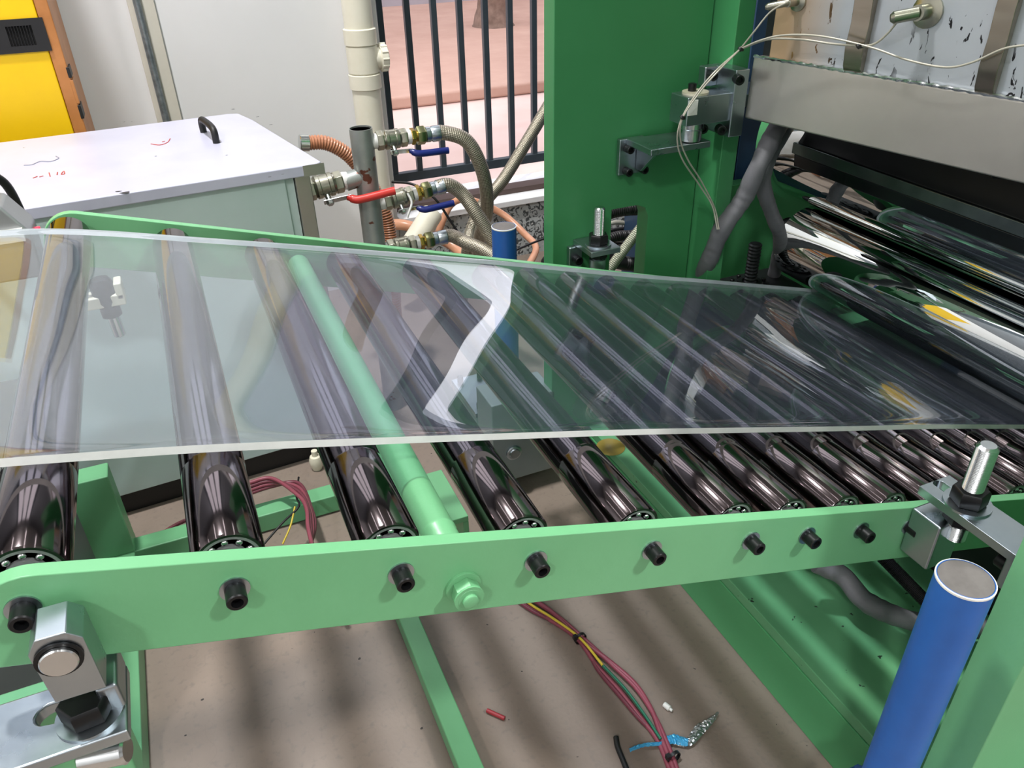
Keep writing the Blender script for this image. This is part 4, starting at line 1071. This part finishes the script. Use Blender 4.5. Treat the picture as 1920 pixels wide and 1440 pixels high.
# hoses seen through the slot of the column
corr = lambda L, i: 1 + 0.08 * math.sin(L * 2 * PI / 0.006)
hose(H([(1120, 420, 1.75), (1140, 400, 1.75), (1180, 392, 1.75), (1240, 392, 1.75)]), 0.017, M['rubber'], 'black corrugated hose, upper one behind the slot of the green column', 'hose', 'corrugated hoses', corr, n=40)
hose(H([(1100, 470, 1.8), (1150, 445, 1.8), (1190, 440, 1.8), (1240, 430, 1.8)]), 0.014, M['rubber'], 'black corrugated hose, lower one behind the slot of the green column', 'hose', 'corrugated hoses', corr, n=40)
hose(H([(1030, 500, 1.8), (1100, 478, 1.8), (1160, 492, 1.8), (1230, 500, 1.8)]), 0.02, M['rubber'], 'thick black corrugated hose behind the rear bracket', 'hose', 'corrugated hoses', corr, n=40)
hose(H([(1120, 540, 1.62), (1150, 495, 1.62), (1180, 455, 1.62), (1215, 410, 1.62), (1240, 380, 1.62)]), 0.013, M['braidlight'], 'pale braided hose slanting behind the slot of the green column', n=12)
thin(H([(1040, 520, 2.1), (1020, 490, 2.1), (1060, 470, 2.1), (1150, 455, 2.1), (1240, 445, 2.1)]), 0.010, M['rubber'], 'black cable on the floor behind the green column')
for k, yy in enumerate((425, 435, 452, 462, 470, 480)):
    tag(MB().tube(H([(1125, yy + 5, 1.95 + 0.02 * k), (1160, yy - 8 + 3 * k, 1.95 + 0.02 * k), (1235, yy + (-1) ** k * 10, 1.95 + 0.02 * k)]), 0.007, 8, 8).build('floor_cable', M['rubber'] if k % 2 else M['silver_cable'], smooth=1.2),
        ['topmost', 'second', 'third', 'fourth', 'fifth', 'lowest'][k] + ' cable of the tangle behind the column slot', 'cable', 'cables behind the column slot')

# ================================================================== FLOOR CABLES
def offset(pts, d): return [p_ + Vector(d) * (1 if 0 < i < len(pts) - 1 else 1) for i, p_ in enumerate(pts)]
def fp(L, z=0.012): return [at(x, y, Z=z) for x, y in L]
main = [(800, 960), (880, 1050), (990, 1125), (1040, 1158), (1088, 1197), (1135, 1245), (1180, 1290), (1215, 1340), (1240, 1385), (1262, 1440), (1280, 1500)]
spread_ = [(0, 0), (0, 0), (1, 1), (0.7, 0.7), (0, 0), (1.2, 1.2), (1.6, 1.6), (1.2, 1.2), (0.3, 0.3), (0.2, 0.2), (0.5, 0.5)]
defs = [(-8, 6, M['redcable'], 0.0048, 'burgundy cable, leftmost in the tied bundle on the floor'), (9, -7, M['redcable'], 0.005, 'burgundy cable, rightmost in the tied bundle on the floor'),
        (-15, 12, M['redcable2'], 0.0045, 'dark maroon cable at the left edge of the floor bundle'), (4, 0, M['redcable'], 0.0046, 'burgundy cable in the middle of the floor bundle')]
for k, (dx, dy, mt, r, lab) in enumerate(defs):
    pts = [(x + dx * sp[0] + (k - 1.5) * 4, y + dy * sp[1] * 0.5) for (x, y), sp in zip(main, spread_)]
    cable('power_cable', fp(pts, 0.006 + 0.004 * (k % 2)), r, mt, lab, group='cables of the floor bundle')
pts = [(x - 4 * sp[0], y + 2 * sp[1]) for (x, y), sp in zip(main, spread_)]
cable('earth_wire', fp(pts[:6] , 0.018), 0.0028, M['ylw'], 'yellow wire running along the burgundy bundle', group='cables of the floor bundle')
cable('earth_wire', fp(pts[5:9], 0.016), 0.0028, M['grn'], 'green wire inside the burgundy bundle', group='cables of the floor bundle')
for (x, y, lab) in ((1088, 1197, 'black cable tie on the burgundy bundle near the green rail'), (1263, 1420, 'black cable tie on the burgundy bundle at the bottom edge')):
    q = at(x, y, Z=0.012); d = at(x + 20, y + 25, Z=0.012) - q
    tag(MB().lathe([(0.012, -0.003), (0.0135, -0.003), (0.0135, 0.003), (0.012, 0.003)], q, d, 18, closed=True).box((q.x - 0.016, q.y - 0.004, 0.016), (q.x - 0.008, q.y + 0.004, 0.026)).build('cable_tie', M['rubber']), lab, 'cable tie', 'cable ties')
# coil behind rollers 2-3
for k in range(4):
    P_ = [(455 + 3 * k, 930 - 8 * k), (510, 912 - 5 * k), (560, 920 + 8 * k - 14), (584 - 3 * k, 955), (590 - 4 * k, 990), (580 + 4 * k, 1040), (600 + 8 * k, 1100)]
    cable('power_cable', [at(x, y, Z=0.10 + 0.008 * k) for x, y in P_], 0.0048, M['redcable'] if k % 2 else M['redcable2'],
          ['innermost', 'second', 'third', 'outermost'][k] + ' burgundy cable in the coil between second and third roller', group='coiled cables')
cable('power_cable', fp([(290, 1010), (320, 990), (350, 975), (420, 950)], 0.02), 0.0048, M['redcable'], 'burgundy cable on the floor between first and second roller')
cable('earth_wire', [at(530, 1020, Z=0.07), at(545, 985, Z=0.09), at(553, 950, Z=0.11)], 0.0022, M['ylw'], 'short yellow wire end near the cable coil')
cable('black_cable', [at(495, 1020, Z=0.07), at(530, 980, Z=0.09), at(560, 950, Z=0.11), at(556, 930, Z=0.1), at(560, 895, Z=0.03)], 0.0025, M['rubber'], 'thin black wire crossing the cable coil')
# litter
cable('red_sleeve', fp([(913, 1332), (928, 1339), (946, 1347)], 0.005), 0.0042, M['redbit'], 'short red sleeve scrap lying on the concrete', 'scrap')
cable('cable_offcut', fp([(1155, 1382), (1158, 1400), (1168, 1425), (1182, 1460)], 0.006), 0.0052, M['rubber'], 'black cable offcut at the bottom edge of the floor', 'scrap')
q0, q1 = at(1245, 1320, Z=0.005), at(1256, 1329, Z=0.005)
tag(MB().cyl(q0, q1, 0.0055, 14, 0.001).cyl(q1, q1 + (q1 - q0) * 0.4, 0.003, 10).build('plastic_plug', M['label']), 'tiny white plastic plug on the concrete near the foil', 'scrap')
fpts = [(1180, 1407), (1205, 1398), (1240, 1394), (1262, 1386), (1290, 1392), (1312, 1368), (1332, 1352), (1346, 1337)]
wid = [0.003, 0.0035, 0.004, 0.010, 0.008, 0.010, 0.006, 0.002]
def strip(pts, wd, mt, name, lab, z=0.006):
    P_ = catmull(fp(pts, z), 10); n_ = len(P_)
    vs_, fs_2 = [], []
    rnd = random.Random(3)
    for i, p_ in enumerate(P_):
        t_ = i / (n_ - 1) * (len(wd) - 1); k = min(int(t_), len(wd) - 2); w_ = wd[k] + (wd[k + 1] - wd[k]) * (t_ - k)
        d = (P_[min(i + 1, n_ - 1)] - P_[max(i - 1, 0)]).normalized(); sd = d.cross(ZV).normalized()
        for j in range(7):
            a = (j / 6 - 0.5) * 2
            vs_.append(p_ + sd * a * w_ + ZV * (0.004 * (1 - a * a) + rnd.uniform(-0.0016, 0.0022)))
    for i in range(n_ - 1):
        for j in range(6):
            a = i * 7 + j; fs_2.append((a, a + 1, a + 8, a + 7))
    o_ = MB().add(vs_, fs_2).build(name, mt, smooth=0)
    so2 = o_.modifiers.new('thick', 'SOLIDIFY'); so2.thickness = 0.0006
    return tag(o_, lab, 'foil scrap')
strip(fpts[3:], wid[3:], M['foil'], 'foil_scrap', 'crumpled silver foil strip on the concrete floor')
strip(fpts[:5], wid[:5], M['bluefoil'], 'foil_scrap', 'blue-printed twisted end of the foil strip beside the burgundy cables', 0.009)
